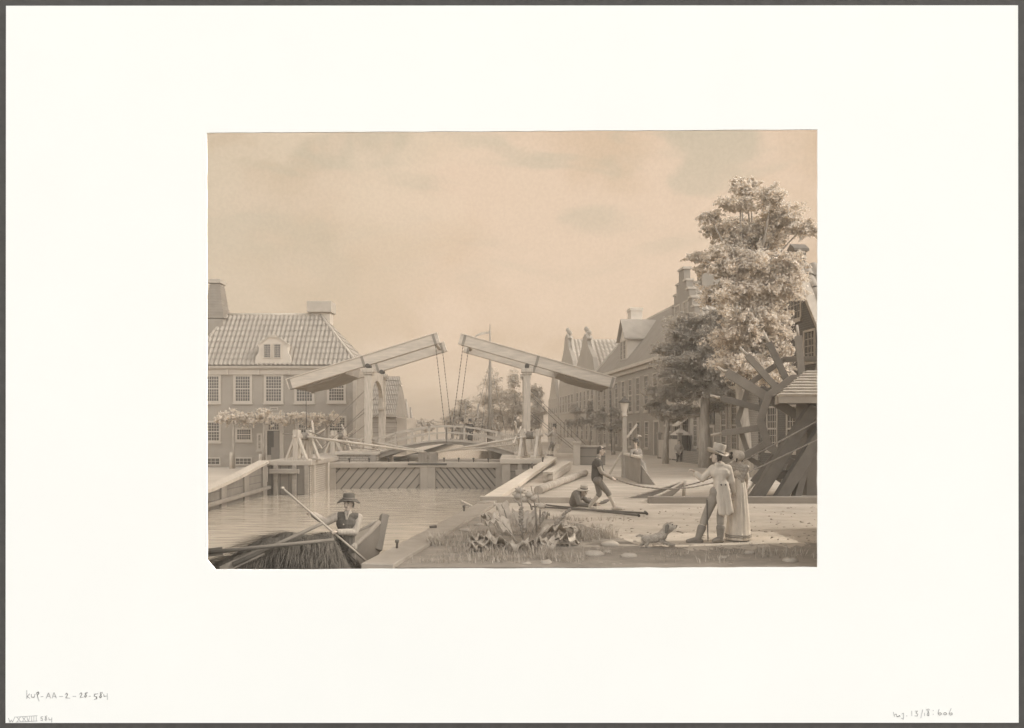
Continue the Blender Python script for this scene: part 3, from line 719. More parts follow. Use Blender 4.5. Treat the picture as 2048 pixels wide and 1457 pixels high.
pole('gate_pole', 'long pale pole from the right winch down to the middle of the lock gate', 'gate pole', W(1052, 874, 46.4), m1, .08, .06, white, gp)
pole('gate_pole', 'thinner pale pole lying below the long pole of the right winch', 'gate pole', W(1046, 888, 47.2), W(900, 902, 49.6), .05, .04, white, gp)
tag(MB().tube([W(566, 868, 45.2), W(604, 871, 45.2)], .04, 6).build('winch_rope', rope_m), 'short taut rope running left from the front left winch', 'rope')
tag(MB().tube([W(618, 864, 45.2), W(700, 893, 48), W(760, 902, 49)], .03, 6).build('winch_rope', rope_m), 'dark rope slanting down from the front left winch to the gate walkway', 'rope')

# --- canal beyond: barn, sails, sailing barge, fence, trees
d = 75; s = F/d; X = lambda px: (px-1024)/s
Z = lambda py: EYE-(py-HOR)/s
b = thing('plank_barn', 'grey plank barn with steep tiled roof beyond the left bridge post', 'barn', (X(760), d, -.27))
mb = MB(); mb.box(X(700), X(792), d, d+9, -.5, Z(834)); mb.build('wall', M('barn_boards', .36, .12, 1, pattern='plank', axes='xz', size=.5), b)
mb = MB(); mb.box(X(696), X(812), d-.35, d-.05, Z(834), Z(830)); mb.build('gutter', white, b)
mb = MB(); tiles(mb, (X(696), d-.3, Z(832)), (X(793), d-.3, Z(832)), (X(696), d+4.5, Z(832)+4.2), (X(787), d+4.5, Z(832)+4.2), 26, 8, .06)
mb.prism([(X(792), d-.2, Z(834)), (X(787), d+4.5, Z(832)+4.1), (X(792), d+9, Z(834))], (-.2, 0, 0)); mb.build('roof', M('barn_tile', .3, .12, 1), b)
mb = MB(); mb.box(X(781), X(787), d+4.2, d+4.8, Z(832)+3.2, Z(768)); mb.box(X(779), X(790), d+4, d+5, Z(768), Z(765)); mb.build('chimney', plaster, b)
mb = MB(); mb.box(X(792)+.02, X(812), d+.5, d+8, -.5, Z(836)); mb.build('lean_to', M('leanto_boards', .5, .08, 1), b)
for px, top, w, lab in ((815, 798, 9, 'taller pale furled sail rising behind the barn'), (824, 815, 5, 'shorter thin mast with furled sail beyond the barn')):
    dd = 92; s2 = F/dd; c = W(px, 880, dd); tp = W(px-3, top, dd)
    t = thing('moored_boat', lab, 'boat', (c.x, dd, WZ), 'boats moored beyond the barn')
    mb = MB(); mb.tube([(c.x, dd, WZ+.6), (tp.x, dd, tp.z)], .09, 7); mb.build('mast', timber_m, t)
    mb = MB(); mb.tube([(c.x+.1, dd, 1.2), (c.x+.18, dd, tp.z*.4+.7), (tp.x+.06, dd, tp.z-.3)], [w*.045, w*.035, .05], 8); mb.build('furled_sail', leaf_f, t)
    mb = MB(); mb.lathe((c.x, dd, WZ-.2), [(.35, 0), (.9, .5), (1.05, .9), (.9, 1.0)], 16, sx=2.4, sy=1); mb.build('hull', timber_m, t)
dd = 66.0; c = W(980, 880, dd)
t = thing('sailing_barge', 'sailing barge with tall thin mast and pennant lying behind the drawbridge', 'boat', (c.x, dd, WZ))
mz = EYE-(648-HOR)*dd/F
mb = MB(); mb.tube([(c.x, dd, WZ+.5), (c.x, dd, 4), (c.x, dd, mz-2), (c.x, dd, mz)], [.17, .15, .1, .03], 8); mb.build('mast', timber_m, t)
mb = MB()
for px, py in ((962, 870), (1012, 870), (945, 865)): mb.tube([(c.x, dd, EYE-(722-HOR)*dd/F), W(px, py, dd)], .02, 5)
mb.tube([(c.x, dd, EYE-(690-HOR)*dd/F), (c.x-.25, dd+.2, .2)], .05, 5); mb.build('rigging', rope_m, t)
mb = MB(); mb.grid(lambda u, v: (c.x-1.3*u, dd+.12*math.sin(u*7), EYE-(668-HOR)*dd/F+.22*v-.35*u*u), 8, 2); mb.build('pennant', M('pennant_cloth', .5, .1, 3), t)
mb = MB(); mb.lathe((c.x-2.5, dd, WZ-.3), [(.5, 0), (1.2, .5), (1.5, 1.2), (1.55, 1.5), (1.3, 1.52)], 22, sx=2.6, sy=1); mb.build('hull', timber_m, t)
dd = 78; t = thing('picket_fence', 'pale picket fence under the trees beyond the bridge', 'fence', (-2, dd, 0))
mb = MB(); x = -4.3
while x < 1.2:
    mb.prism([(x, dd, 0), (x+.13, dd, 0), (x+.13, dd, 1.6), (x+.065, dd, 1.75+.1*math.sin(x*3)), (x, dd, 1.6)], (0, .05, 0)); x += .21
mb.box(-4.3, 1.2, dd+.051, dd+.12, .4, .52); mb.box(-4.3, 1.2, dd+.051, dd+.12, 1.2, 1.32); mb.build('pickets', M('picket_paint', .46, .1, 3), t)
def lump(px, py, rx, ry, d, dy=0, depth=.8):
    s = F/d; return (W(px, py, d)+V((0, dy, 0)), (rx/s, (rx+ry)/2/s*depth, ry/s))
gt = 'pale trees beyond the drawbridge'
for lab, d, tx, lum in (
    ('tallest distant tree, directly behind the barge mast', 88, 985, [(985, 765, 18, 25), (972, 800, 26, 20), (1000, 795, 24, 24), (990, 828, 34, 18), (960, 835, 20, 16), (978, 852, 26, 10), (1004, 852, 22, 10)]),
    ('distant tree just left of the right bridge post', 90, 1030, [(1026, 760, 12, 22), (1022, 795, 22, 22), (1035, 820, 22, 22), (1012, 838, 22, 14), (1030, 850, 24, 11)]),
    ('lower distant tree at the left end of the distant clump', 92, 930, [(930, 808, 18, 14), (912, 828, 20, 14), (940, 836, 28, 15), (897, 842, 18, 12), (914, 852, 24, 8)]),
    ('low bushy tree behind the heads of the two men on the bridge', 86, 955, [(950, 848, 26, 12), (925, 856, 22, 10), (968, 856, 24, 8)]),
    ('distant tree right of the right bridge post', 84, 1072, [(1072, 790, 14, 22), (1076, 822, 18, 20), (1066, 848, 20, 18)]),
    ('faint low tree on the horizon left of the bridge chains', 150, 845, [(845, 848, 18, 9), (828, 852, 12, 7), (862, 850, 12, 8)])):
    b = W(tx, 857, d); b.z = -.1
    tree('distant_tree', lab, b, [b, b+V((.1, 0, 1.6)), V((b.x, d, 3.2)), V((b.x+.1, d, 5.0 if d < 120 else 2.6))], [lump(*l, d, rnd(-1.2, 1.2)) for l in lum], 9000, .12 if d < 120 else .22, leaf_f, gt, tr=.2, up=.2)

# ================================================================ STREET ON THE RIGHT
K = -.103
U0 = V((K, 1, 0)).normalized(); N0 = V((-U0.y, U0.x, 0))           # along the street (away), outwards to the canal
def fx(d): return 11.04+K*(d-60)
def sfr(d): return Fr((fx(d), d, 0), U0, N0)
def zat(py, d): return EYE-(py-HOR)*d/F
def slab(mb, d0, d1, b0, b1, c0, c1):
    o = sfr(d0); L = (d1-d0)/U0.y; o.box(mb, 0, L, b0, b1, c0, c1); return o, L
def street_house(label, d0, d1, eave, name='street_house', wall=None, depth=9):
    t = thing(name, label, 'house', (fx((d0+d1)/2), (d0+d1)/2, 0))
    mb = MB(); o, L = slab(mb, d0, d1, -.2, eave, -depth, 0); mb.build('wall', wall or brick_s, t)
    return t, o, L
def rowwin(t, o, L, n, a0, a1, b, w, h, nx=3, ny=5, fm=None, sash=.5):
    for i in range(n): window(t, o, a0+(a1-a0)*(i+.5)/n-w/2, b, w, h, nx, ny, fw=.1, sash=sash, fm=fm)
# H2: long house with the ridge along the street
t, o, L = street_house('long brick house with white cornice, tall roof along the street and one dormer', 56.2, 80, 7.0)
mb = MB(); o.box(mb, -.05, L+.05, 7.001, 7.35, -.2, .2); o.box(mb, -.15, L+.15, 7.351, 7.62, -.2, .5); mb.build('cornice', white, t)
r = MB(); rz_ = 13.1
r.hexa([o(-.1, 7.63, .45), o(L+.1, 7.63, .45), o(L+.1, 7.63, -8.9), o(-.1, 7.63, -8.9), o(-.1, rz_, -4.15), o(L+.1, rz_, -4.15), o(L+.1, rz_, -4.35), o(-.1, rz_, -4.35)])
ro = r.build('roof', tile_s, t)
mb = MB(); mb.beam(o(L+.12, 7.7, .5), o(L+.12, rz_+.08, -4.2), .3, .2); mb.beam(o(-.1, rz_+.04, -4.25), o(L+.2, rz_+.04, -4.25), .25, .2); mb.build('verge', white, ro)
c = MB(); o.box(c, L-1.5, L-.1, 11, zat(622, 79), -4.6, -3.4); o.box(c, L-1.55, L-.05, zat(622, 79), zat(620, 79)+.2, -4.7, -3.3); c.build('chimney', plaster, ro)
a1 = (69.6-56.2)/U0.y
dmb = MB(); o.box(dmb, a1-1.3, a1+1.3, 8.0, 10.4, -3.2, -.3); dmb.prism([o(a1-1.3, 10.401, -.3), o(a1, 12.0, -.3), o(a1+1.3, 10.401, -.3)], N0*-3.2); do = dmb.build('dormer', plaster, t)
mb = MB()
for s_ in (-1, 1): mb.hexa([o(a1+s_*1.6, 10.25, 0), o(a1, 12.15, 0), o(a1, 12.15, -3.4), o(a1+s_*1.6, 10.25, -3.4), o(a1+s_*1.6, 10.4, 0), o(a1, 12.3, 0), o(a1, 12.3, -3.4), o(a1+s_*1.6, 10.4, -3.4)])
mb.build('dormer_roof', tile, do)
od = Fr(o(0, 0, -.29), U0, N0)
for s_ in (-1.05, .1): window(t, od, a1+s_, 8.5, .95, 1.8, 3, 4, fw=.1, sill=False)
rowwin(t, o, L, 9, 1, L-.4, 3.55, 1.25, 2.95, 3, 6); rowwin(t, o, L, 8, 3.4, L-.4, .55, 1.15, 2.2, 3, 5)
door(t, o, 1.2, .1, 1.5, 2.7, M('grey_door', .2, .1, 3))
# H3: stepped gable facing the street
d0, d1 = 48.6, 56.0; t, o, L = street_house('narrow house with tall stepped gable, pantile roof and shop window', d0, d1, 8.2, wall=M('plaster_street', .42, .16, .9), depth=8.9)
mb = MB(); pk = zat(541, 52.2); n = 6; pts = [o(0, 8.2, .02)]
for i in range(n):
    z = 8.2+(pk-.9-8.2)*(i+1)/n; a = (L/2-.55)*(i)/n
    pts += [o(a, z, .02), o(a+(L/2-.55)/n, z, .02)]
pts += [o(L/2-.55, pk, .02), o(L/2+.55, pk, .02)]
for i in reversed(range(n)):
    z = 8.2+(pk-.9-8.2)*(i+1)/n; a = (L/2-.55)*(i)/n
    pts += [o(L-a-(L/2-.55)/n, z, .02), o(L-a, z, .02)]
pts += [o(L, 8.2, .02)]
mb.prism(pts, N0*-.45); g = mb.build('stepped_gable', M('gable_brick', .26, .12, .8), t)
for i in range(n):
    z = 8.2+(pk-.9-8.2)*(i+1)/n; a = (L/2-.55)*i/n
    for a0, a1_ in ((a-.05, a+(L/2-.55)/n+.03), (L-a-(L/2-.55)/n-.03, L-a+.05)): mb = MB(); o.box(mb, a0, a1_, z+.001, z+.14, -.5, .1); mb.build('step_cap', white, g)
mb = MB(); o.box(mb, L/2-.65, L/2+.65, pk+.001, pk+.16, -.5, .1); mb.build('step_cap', white, g)
rp = zat(566, 52); mb = MB()
tiles(mb, o(0, 8.2, -.45), o(0, 8.2, -8.9), o(L/2, rp, -.45), o(L/2, rp, -8.9), 22, 9, .07); tiles(mb, o(L, 8.2, -.45), o(L, 8.2, -8.9), o(L/2, rp, -.45), o(L/2, rp, -8.9), 22, 9, .07)
ro = mb.build('roof', tile, t)
mb = MB(); mb.tube([o(L/2, rp+.07, -.45), o(L/2, rp+.07, -8.9)], .16, 8); mb.build('ridge_tiles', M('ridge_tile', .45, .12, 3), ro)
c = MB(); o.box(c, L/2-.5, L/2+.5, rp-1.2, zat(543, 52), -2.6, -1.3); c.build('chimney', M('chimney_brick', .27, .15, 2), ro)
for s_ in (-1.5, .3): window(t, o, L/2+s_, 9.2, 1.1, 1.7, 3, 4, fw=.1)
rowwin(t, o, L, 3, .4, L-.4, 4.9, 1.3, 2.3, 4, 5)
mb = MB(); o.box(mb, .1, L-.1, 3.2, 3.55, .001, .35); mb.build('shop_fascia', white, t)
rowwin(t, o, L, 3, 1.9, L-.3, .8, 1.35, 2.2, 3, 4)
for i in range(2):
    a = 2.0+1.9*i; mb = MB(); mb.hexa([o(a, 2.85, .08), o(a+1.3, 2.85, .08), o(a+1.3, 2.9, .08), o(a, 2.9, .08), o(a, 2.3, .85), o(a+1.3, 2.3, .85), o(a+1.3, 2.35, .86), o(a, 2.35, .86)]); mb.build('awning', white, t)
# H5: house with the fanlight door
t, o, L = street_house('brick house behind the tree trunk with tall narrow door under a wheel-patterned fanlight', 39.9, 48.5, 7.6)
mb = MB(); o.box(mb, -.05, L+.05, 7.2, 7.6, 0, .3); mb.build('cornice', white, t)
mb = MB(); tiles(mb, o(0, 7.6, 0), o(L, 7.6, 0), o(0, 10.6, -4), o(L, 10.6, -4), 24, 8, .06); mb.add([o(0, 7.6, -9), o(L, 7.6, -9), o(L, 10.6, -4), o(0, 10.6, -4)], [(0, 1, 2, 3)]); mb.build('roof', tile, t)
def adoor(px): return ((px-1024)/F)
def along(o, px, d0):      # position along the street facade where a pixel column meets it
    k = (px-1024)/F; d = (11.04-K*60)/(k-K); return (d-d0)/U0.y
a = along(o, 1422, 39.9)
door(t, o, a-.65, .1, 1.3, 2.25, M('planked_door', .2, .1, 3, pattern='plank', axes='zy', size=.2))
fl = MB()
for s_ in (0, 1.2): o.box(fl, a-.65+s_, a-.55+s_, 2.4, 3.9, .001, .08)
o.box(fl, a-.65, a+.65, 3.9, 4.0, .001, .08)
for i in range(8):
    th = math.pi*i/4+.2; fl.beam(o(a+.16*math.cos(th), 3.15+.2*math.sin(th), .03), o(a+.54*math.cos(th), 3.15+.72*math.sin(th), .03), .05, .05, up=N0)
for i in range(10): fl.beam(o(a+.18*math.cos(math.pi*i/5), 3.15+.22*math.sin(math.pi*i/5), .03), o(a+.18*math.cos(math.pi*(i+1)/5), 3.15+.22*math.sin(math.pi*(i+1)/5), .03), .05, .05, up=N0)
fo = fl.build('fanlight', timber_d, t); mb = MB(); o.box(mb, a-.55, a+.55, 2.4, 3.9, -.02, .008); mb.build('pane', M('pale_glass', .2, .2, 2, rough=.2), fo)
for px in (1449, 1470, 1392): q = along(o, px, 39.9); window(t, o, q-.45, .9, .9, 2.9, 4, 8, fw=.09, sash=.5)
rowwin(t, o, L, 4, .3, L-.3, 4.5, 1.2, 2.2, 4, 6)
# H4: dark gable at the right edge
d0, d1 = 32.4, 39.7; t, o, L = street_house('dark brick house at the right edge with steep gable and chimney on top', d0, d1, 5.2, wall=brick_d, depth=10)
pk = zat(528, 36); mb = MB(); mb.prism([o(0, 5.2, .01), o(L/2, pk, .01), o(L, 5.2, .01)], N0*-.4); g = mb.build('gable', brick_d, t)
mb = MB()
for e in (0, L): mb.beam(o(e, 5.1, -.1), o(L/2, pk+.1, -.1), .5, .16, up=N0.cross(U0))
mb.build('verge', white, g)
mb = MB(); tiles(mb, o(0, 5.2, -.3), o(0, 5.2, -10), o(L/2, pk, -.3), o(L/2, pk, -10), 20, 7, .09, .08); tiles(mb, o(L, 5.2, -.3), o(L, 5.2, -10), o(L/2, pk, -.3), o(L/2, pk, -10), 20, 7, .09, .08); ro = mb.build('roof', tile, t)
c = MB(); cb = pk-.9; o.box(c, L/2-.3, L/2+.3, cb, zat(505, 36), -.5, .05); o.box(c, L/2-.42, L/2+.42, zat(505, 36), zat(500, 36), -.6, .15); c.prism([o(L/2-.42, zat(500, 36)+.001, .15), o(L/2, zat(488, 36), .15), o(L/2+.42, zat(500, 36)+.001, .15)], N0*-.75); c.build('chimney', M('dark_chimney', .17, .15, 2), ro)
window(t, o, L/2-.9, 7.3, 1.9, 1.5, 5, 4, fw=.1, fm=timber); window(t, o, L/2-2.2, 5.2, 1.1, 1.5, 3, 4, fw=.1, fm=timber); window(t, o, L/2+.6, 4.6, 1.3, 1.6, 4, 4, fw=.1, fm=timber)
rowwin(t, o, L, 3, .4, L-.4, 1.0, 1.2, 2.3, 4, 6)
# H1: two gables farther down the street, and a last one
for lab, d0, d1, pkpx, ev, nm in (('farther pale house with bell gable and finial, long tiled roof, left of the long house', 80.3, 92, 672, 7.6, 1), ('second farther house with a narrow finial-topped gable, left of its neighbour', 92.3, 104, 672, 7.6, 1), ('last small house with plain pointed gable at the end of the street', 104.4, 114, 742, 5.0, 0)):
    t, o, L = street_house(lab, d0, d1, ev, wall=M('far_brick', .36, .1, .5), depth=12); dm = (d0+d1)/2; pk = zat(pkpx, dm)
    mb = MB(); mb.prism([o(0, ev, .02), o(L*.12, ev+(pk-ev)*.45, .02), o(L*.34, ev+(pk-ev)*.75, .02), o(L*.42, pk, .02), o(L*.58, pk, .02), o(L*.66, ev+(pk-ev)*.75, .02), o(L*.88, ev+(pk-ev)*.45, .02), o(L, ev, .02)] if nm else [o(0, ev, .02), o(L/2, pk, .02), o(L, ev, .02)], N0*-.5)
    g = mb.build('gable', M('far_gable', .34, .1, .5), t)
    rp = pk-.5; mb = MB(); tiles(mb, o(0, ev, -.45), o(0, ev, -12), o(L/2, rp, -.45), o(L/2, rp, -12), 24, 9, .09); tiles(mb, o(L, ev, -.45), o(L, ev, -12), o(L/2, rp, -.45), o(L/2, rp, -12), 24, 9, .09)
    mb.build('roof', M('far_tile', .42, .1, .8), t)
    mb = MB(); mb.beam(o(0, ev+.1, -.5), o(L*.42, rp+.3, -.5), .3, .3); mb.build('verge', white, g)
    if nm:
        for a, zf in ((L*.5, 0), (L*.36, -.6)):
            mb = MB(); mb.lathe(o(a, pk+zf, -.2), [(.25, 0), (.25, .18), (.09, .22), (.09, .45), (.24, .6), (.28, .8), (.2, .98), (.05, 1.1)], 12); mb.build('finial', M('far_gable', .34, .1, .5), g)
    rowwin(t, o, L, 5, .5, L-.5, 4.2, 1.1, 2.3, 2, 4); rowwin(t, o, L, 4, .5, L-.5, .8, 1.2, 2.3, 2, 4)
# garden wall, pickets, cabin and steps along the street
mb = MB(); d0, d1 = 44.5, 49.2; slab(mb, d0, d1, 0, zat(902, 48), 1.0, 1.3); tag(mb.build('garden_wall', M('low_brick', .26, .12, .7, pattern='brick', axes='yz', size=.3)), 'low dark brick garden wall between the tree trunks before the shop', 'wall')
t = thing('picket_fence', 'short pale picket fence before the street houses right of the lamp post', 'fence', (9.9, 52, 0))
mb = MB(); o = sfr(49.6); a = 0
while a < 4.4: o.box(mb, a, a+.16, .1, 1.35+.08*((int(a*7)) % 2), 1.1, 1.15); a += .27
o.box(mb, 0, 4.4, .5, .6, 1.02, 1.09); o.box(mb, 0, 4.4, 1.05, 1.15, 1.02, 1.09); mb.build('pickets', M('picket_paint', .46, .1, 3), t)
mb = MB()
for a in (-.1, 2.1, 4.4): o.box(mb, a, a+.22, 0, 1.75, .95, 1.17); o.box(mb, a-.08, a+.3, 1.751, 1.88, .88, 1.24)
mb.build('fence_post', timber_m, t)
t = thing('sentry_cabin', 'small dark cabin with a pyramid roof behind the picket fence', 'cabin', (fx(50)-1.8, 50.6, 0))
mb = MB(); o = sfr(49.9); o.box(mb, .3, 1.6, 0, 1.7, .25, .95); mb.build('wall', timber_d, t)
mb = MB(); b_ = [o(.15, 1.7, 0.05), o(1.75, 1.7, .05), o(1.75, 1.7, 1.1), o(.15, 1.7, 1.1)]; ap = o(.95, 2.2, .6); mb.add(b_+[ap], [(3, 2, 1, 0), (0, 1, 4), (1, 2, 4), (2, 3, 4), (3, 0, 4)]); mb.build('roof', timber, t)
t = thing('bridge_parapet', 'low wall with pale end pillar and dark panelled side, where the street starts', 'wall', (3.9, 45, 0))
pz = zat(888, 44)
mb = MB(); mb.box(4.02, 5.5, 44.2, 44.35, 0, pz-.2); mb.build('panel', M('parapet_boards', .24, .12, 1.5, pattern='plank', axes='xz', size=.5), t)
mb = MB(); mb.box(3.62, 4.0, 43.95, 44.4, 0, pz); mb.box(3.56, 4.06, 43.88, 44.47, pz+.001, pz+.12); mb.build('pillar', M('pale_stone', .46, .12, 1.4), t, bevel=.02)
mb = MB(); mb.box(4.02, 5.55, 44.15, 44.42, pz-.199, pz-.1); mb.build('rail', timber, t)
t = thing('stone_steps', 'flight of pale steps beside the winch, up to the street', 'steps', (5.1, 68, 0))
for i in range(6):
    mb = MB(); mb.box(4.0+.15*i, 6.2, 66+.4*i, 69, .22*i, .22*(i+1)-.004); mb.build('step', M('pale_stone', .46, .12, 1.4), t)
# ================================================================ QUAY AND FOREGROUND
qb = M('quay_beam', .30, .14, 2, stretch=(2, 2, 2))
wallm = M('quay_boards', .26, .15, 1.5)
t = thing('quay_wall', 'long timber-edged quay wall along the near bank, running from the bottom edge to the corner', 'quay wall', (-1.6, 16, WZ))
mb = MB(); mb.beam((-2.08, 11.58, .02), (-.72, 20.9, .02), .52, .12); mb.build('edge_beam', qb, t, bevel=.015)
mb = MB(); mb.hexa([(-2.3, 11.58, WZ-.6), (-2.05, 11.58, WZ-.6), (-.7, 20.85, WZ-.6), (-.95, 20.85, WZ-.6), (-2.3, 11.58, -.045), (-2.05, 11.58, -.045), (-.7, 20.85, -.045), (-.95, 20.85, -.045)]); mb.build('boarding', wallm, t)
for px, py, r in ((794, 1106, 1), (928, 1029, 1)):
    b = W(px, py, gd(py)); b.z = .08; mb = MB(); mb.lathe(b, [(.02, 0), (.02, .09), (.038, .1), (.038, .14), (.015, .15)], 9); mb.build('mooring_pin', timber_d, t)
b = W(866, 1064, gd(1064)); mb = MB(); mb.tube([(b.x-.07, b.y, .1), (b.x+.07, b.y+.04, .105)], .028, 8); mb.build('cleat', timber_d, t)
t = thing('quay_wall', 'pale quay beam slanting from the near corner up to the right lock pier', 'quay wall', (.8, 33, WZ))
mb = MB(); mb.beam((-.6, 22.3, .07), (2.42, 44.75, .36), .5, .16); mb.build('edge_beam', M('pale_beam', .54, .1, 2), t, bevel=.015)
mb = MB(); mb.hexa([(-.95, 22.2, WZ-.6), (-.65, 22.2, WZ-.6), (2.5, 44.7, WZ-.6), (2.3, 44.7, WZ-.6), (-.95, 22.2, -.02), (-.65, 22.2, -.02), (2.5, 44.7, .27), (2.3, 44.7, .27)]); mb.build('boarding', wallm, t)
for f in (.55, .78):
    p = V((-.75, 22.3, .15)).lerp(V((2.3, 44.75, .44)), f); mb = MB(); mb.lathe(p, [(.035, 0), (.035, .14), (.06, .16), (.06, .24), (.03, .26)], 8); mb.build('mooring_pin', timber_d, t)
t = thing('kerb_beam', 'squared timber lying across the quay corner behind the thistle plant', 'timber', (.6, 21.9, 0))
mb = MB(); mb.beam((-.93, 22.0, .08), (2.3, 21.75, .07), .22, .2); mb.build('timber', M('kerb_timber', .4, .14, 2), t, bevel=.01)
mb = MB(); mb.beam((-.9, 21.2, .02), (-.55, 21.95, .02), .3, .1); mb.build('end_block', qb, t)
tag(MB().beam((3.95, 21.75, .09), (11.5, 21.75, .09), .3, .2).build('kerb_beam', M('kerb_shade', .24, .12, 2), bevel=.01), 'long dark kerb timber in front of the wheel shed', 'timber')
# pile with a plank
b = W(932, 1016, 21.3); t = thing('mooring_pile', 'pile stub with a tilted plank on top, in the water by the quay corner', 'pile', (b.x, 21.3, WZ))
mb = MB(); mb.lathe((b.x, 21.3, WZ-.4), [(.09, 0), (.085, b.z-WZ+.38)], 10); mb.build('pile', timber_m, t)
mb = MB(); mb.beam(W(922, 1004, 21.2), W(944, 1014, 21.2), .22, .07); mb.build('plank', whitew, t)
# stacked timber, log, poles
t = thing('timber_stack', 'neat stack of squared planks lying beside the quay beam', 'timber stack', (2.2, 34, 0))
for i in range(6):
    for j in range(2):
        mb = MB(); z = .037+.074*i; o_ = rnd(-.12, .12); p, q = V((1.32+.2*j, 29.7+o_, z)), V((2.75+.2*j, 38.8+rnd(-.3, .3), z)); mb.beam(p, q, .195, .072); mb.build('plank', timber, t)
mb = MB(); p, q = V((.85, 24.6, .15)), V((3.35, 34.3, .15)); n = 10
mb.tube([p.lerp(q, i/n)+V((rnd(-.02, .02), 0, rnd(-.012, .012))) for i in range(n+1)], [.14+rnd(-.012, .012) for i in range(n+1)], 12)
tag(mb.build('log', bark), 'round log lying slantwise between the timber stack and the lying man', 'log')
for a, b, e, lab in (((1062, 1017), (1292, 1031), .13, 'thin iron-tipped pole on the ground behind the boy, the longer one'), ((1092, 1014), (1277, 1035.5), .07, 'thin pole on the ground crossing the longer pole behind the boy')):
    p = W(*a, gd(a[1])); q = W(*b, gd(b[1])); p.z = q.z = .05; t = thing('boat_pole', lab, 'pole', p.lerp(q, .5)*1, 'poles lying on the quay'); 
    mb = MB(); mb.tube([p, q], [.022, .028], 7); mb.build('shaft', timber_d, t)
    mb = MB(); d = (q-p).normalized(); mb.tube([q+V((0, -e, 0)), q+V((0, e, .02))], .035, 7); mb.build('tip', iron, t)
# lamp post
d = 33.2; s = F/d; b = W(1249, 955, d); t = thing('lamp_post', 'tall square lamp post with a lantern and slanting braces, beside the plank screen', 'lamp post', (b.x, d, 0))
zt_ = EYE-(835-HOR)/s
mb = MB(); mb.box(b.x-.12, b.x+.12, d-.12, d+.12, 0, 1.2); mb.box(b.x-.085, b.x+.085, d-.085, d+.085, 1.2, zt_); mb.build('post', M('post_timber', .33, .15, 3), t, bevel=.01)
mb = MB(); mb.lathe((b.x, d, zt_), [(.05, 0), (.14, .06), (.1, .12), (.09, .2), (.19, .62), (.19, .64)], 6); mb.build('lantern', M('lantern_paint', .5, .1, 3), t)
mb = MB(); mb.lathe((b.x, d, zt_+.641), [(.26, 0), (.26, .04), (.12, .16), (.06, .2), (.06, .28), (.02, .3)], 6); mb.build('lantern_roof', timber_d, t)
for p, q in (((b.x-.12, d, 1.1), (b.x-.75, d-.1, 0.02)), ((b.x+.1, d, 1.75), (b.x+.55, d, 2.35))): mb = MB(); mb.beam(p, q, .09, .09); mb.build('brace', timber, t)
t = thing('plank_screen', 'grey upright plank screen with a rail, the woman leaning on it', 'fence', (5.0, 31, 0))
mb = MB(); n = 13
for i in range(n): y = 33-3.8*i/n; mb.box(4.98, 5.03, y-.27, y, 0, 1.0)
mb.build('planks', M('screen_boards', .25, .16, 2), t)
mb = MB(); mb.beam((5.0, 33, 1.04), (5.0, 29.2, 1.04), .2, .08); mb.build('rail', timber, t)
mb = MB(); mb.prism([(5.03, 29.3, .75), (5.03, 29.3, .0), (5.45, 28.6, 0)], (.04, .05, 0)); mb.build('prop_board', M('screen_boards', .25, .16, 2), t)
# small boat hauled up the slip
t = thing('small_boat', 'small open boat with pointed bow hauled up behind the kerb, tied to the tow rope', 'boat', (3.6, 22.8, -.3))
bow, st = V((5.35, 23.2, .33)), V((2.55, 22.45, -.28)); ax = (bow-st).normalized(); sd = ZZ.cross(ax).normalized(); L = (bow-st).length; upb = ax.cross(sd)
upb = upb if upb.z > 0 else -upb
def hullp(inset):
    def f(u, v):
        w = .62*math.sin(math.pi*min(1, .22+.78*(1-u))*.5)**.9*(1-u**5)-inset*(u < 1); w = max(w, .0)
        th = math.pi*(v-.5)
        return st+ax*L*u+sd*w*math.sin(th)+upb*(-(.42-inset*.6)*math.cos(th)*(1-u**4*.8)+.18*u**3)
    return f
mb = MB(); mb.grid(hullp(0), 16, 12); mb.grid(hullp(.05), 16, 12); mb.build('hull', M('boat_boards', .22, .15, 2), t)
for v in (0, 1):
    mb = MB(); mb.tube([V(hullp(0)(i/14, v))+upb*.02 for i in range(14)]+[bow+upb*.2], .035, 7); mb.build('gunwale', whitew, t)
mb = MB(); mb.beam(hullp(0)(.35, .02), hullp(0)(.35, .98), .22, .04); mb.build('thwart', timber, t)
mb = MB(); mb.tube([bow-upb*.25-ax*.1, bow+upb*.22+ax*.04], [.05, .06], 8); mb.build('stem', whitew, t)
# wheel shed
t = thing('wheel_shed', 'dark boarded shed with shingled roof covering the axle of the great hauling wheel', 'shed', (11, 25, 0))
mb = MB(); mb.box(9.05, 13.5, 23.0, 23.2, 0, 3.1); mb.box(9.05, 9.25, 23.2, 23.9, 0, 3.1); mb.build('wall', M('shed_boards', .17, .16, 1.5, pattern='plank', axes='zx', size=.5), t)
mb = MB(); y0, y1, xa, xb, ze2, za2 = 22.3, 25.6, 7.92, 14.4, 3.12, 4.0
ap0, ap1 = V((9.45, 24.0, za2)), V((12.8, 24.0, za2)); cs = [V((xa, y0, ze2)), V((xb, y0, ze2)), V((xb, y1, ze2)), V((8.95, y1, ze2))]
def slope(p0, p1, q0, q1, n=9):
    for i in range(n):
        a, b, c, e = p0.lerp(q0, i/n), p1.lerp(q1, i/n), p1.lerp(q1, (i+1.05)/n), p0.lerp(q0, (i+1.05)/n)
        nr = (b-a).cross(e-a).normalized(); nr = nr if nr.z > 0 else -nr
        mb.hexa([a, b, c, e, a+nr*.07, b+nr*.07, c+nr*.02, e+nr*.02])
slope(cs[0], cs[1], ap0, ap1); slope(cs[3], cs[0], ap0, ap0); slope(cs[1], cs[2], ap1, ap1); slope(cs[2], cs[3], ap1, ap0)
mb.build('roof', M('shingles', .36, .2, 4), t)
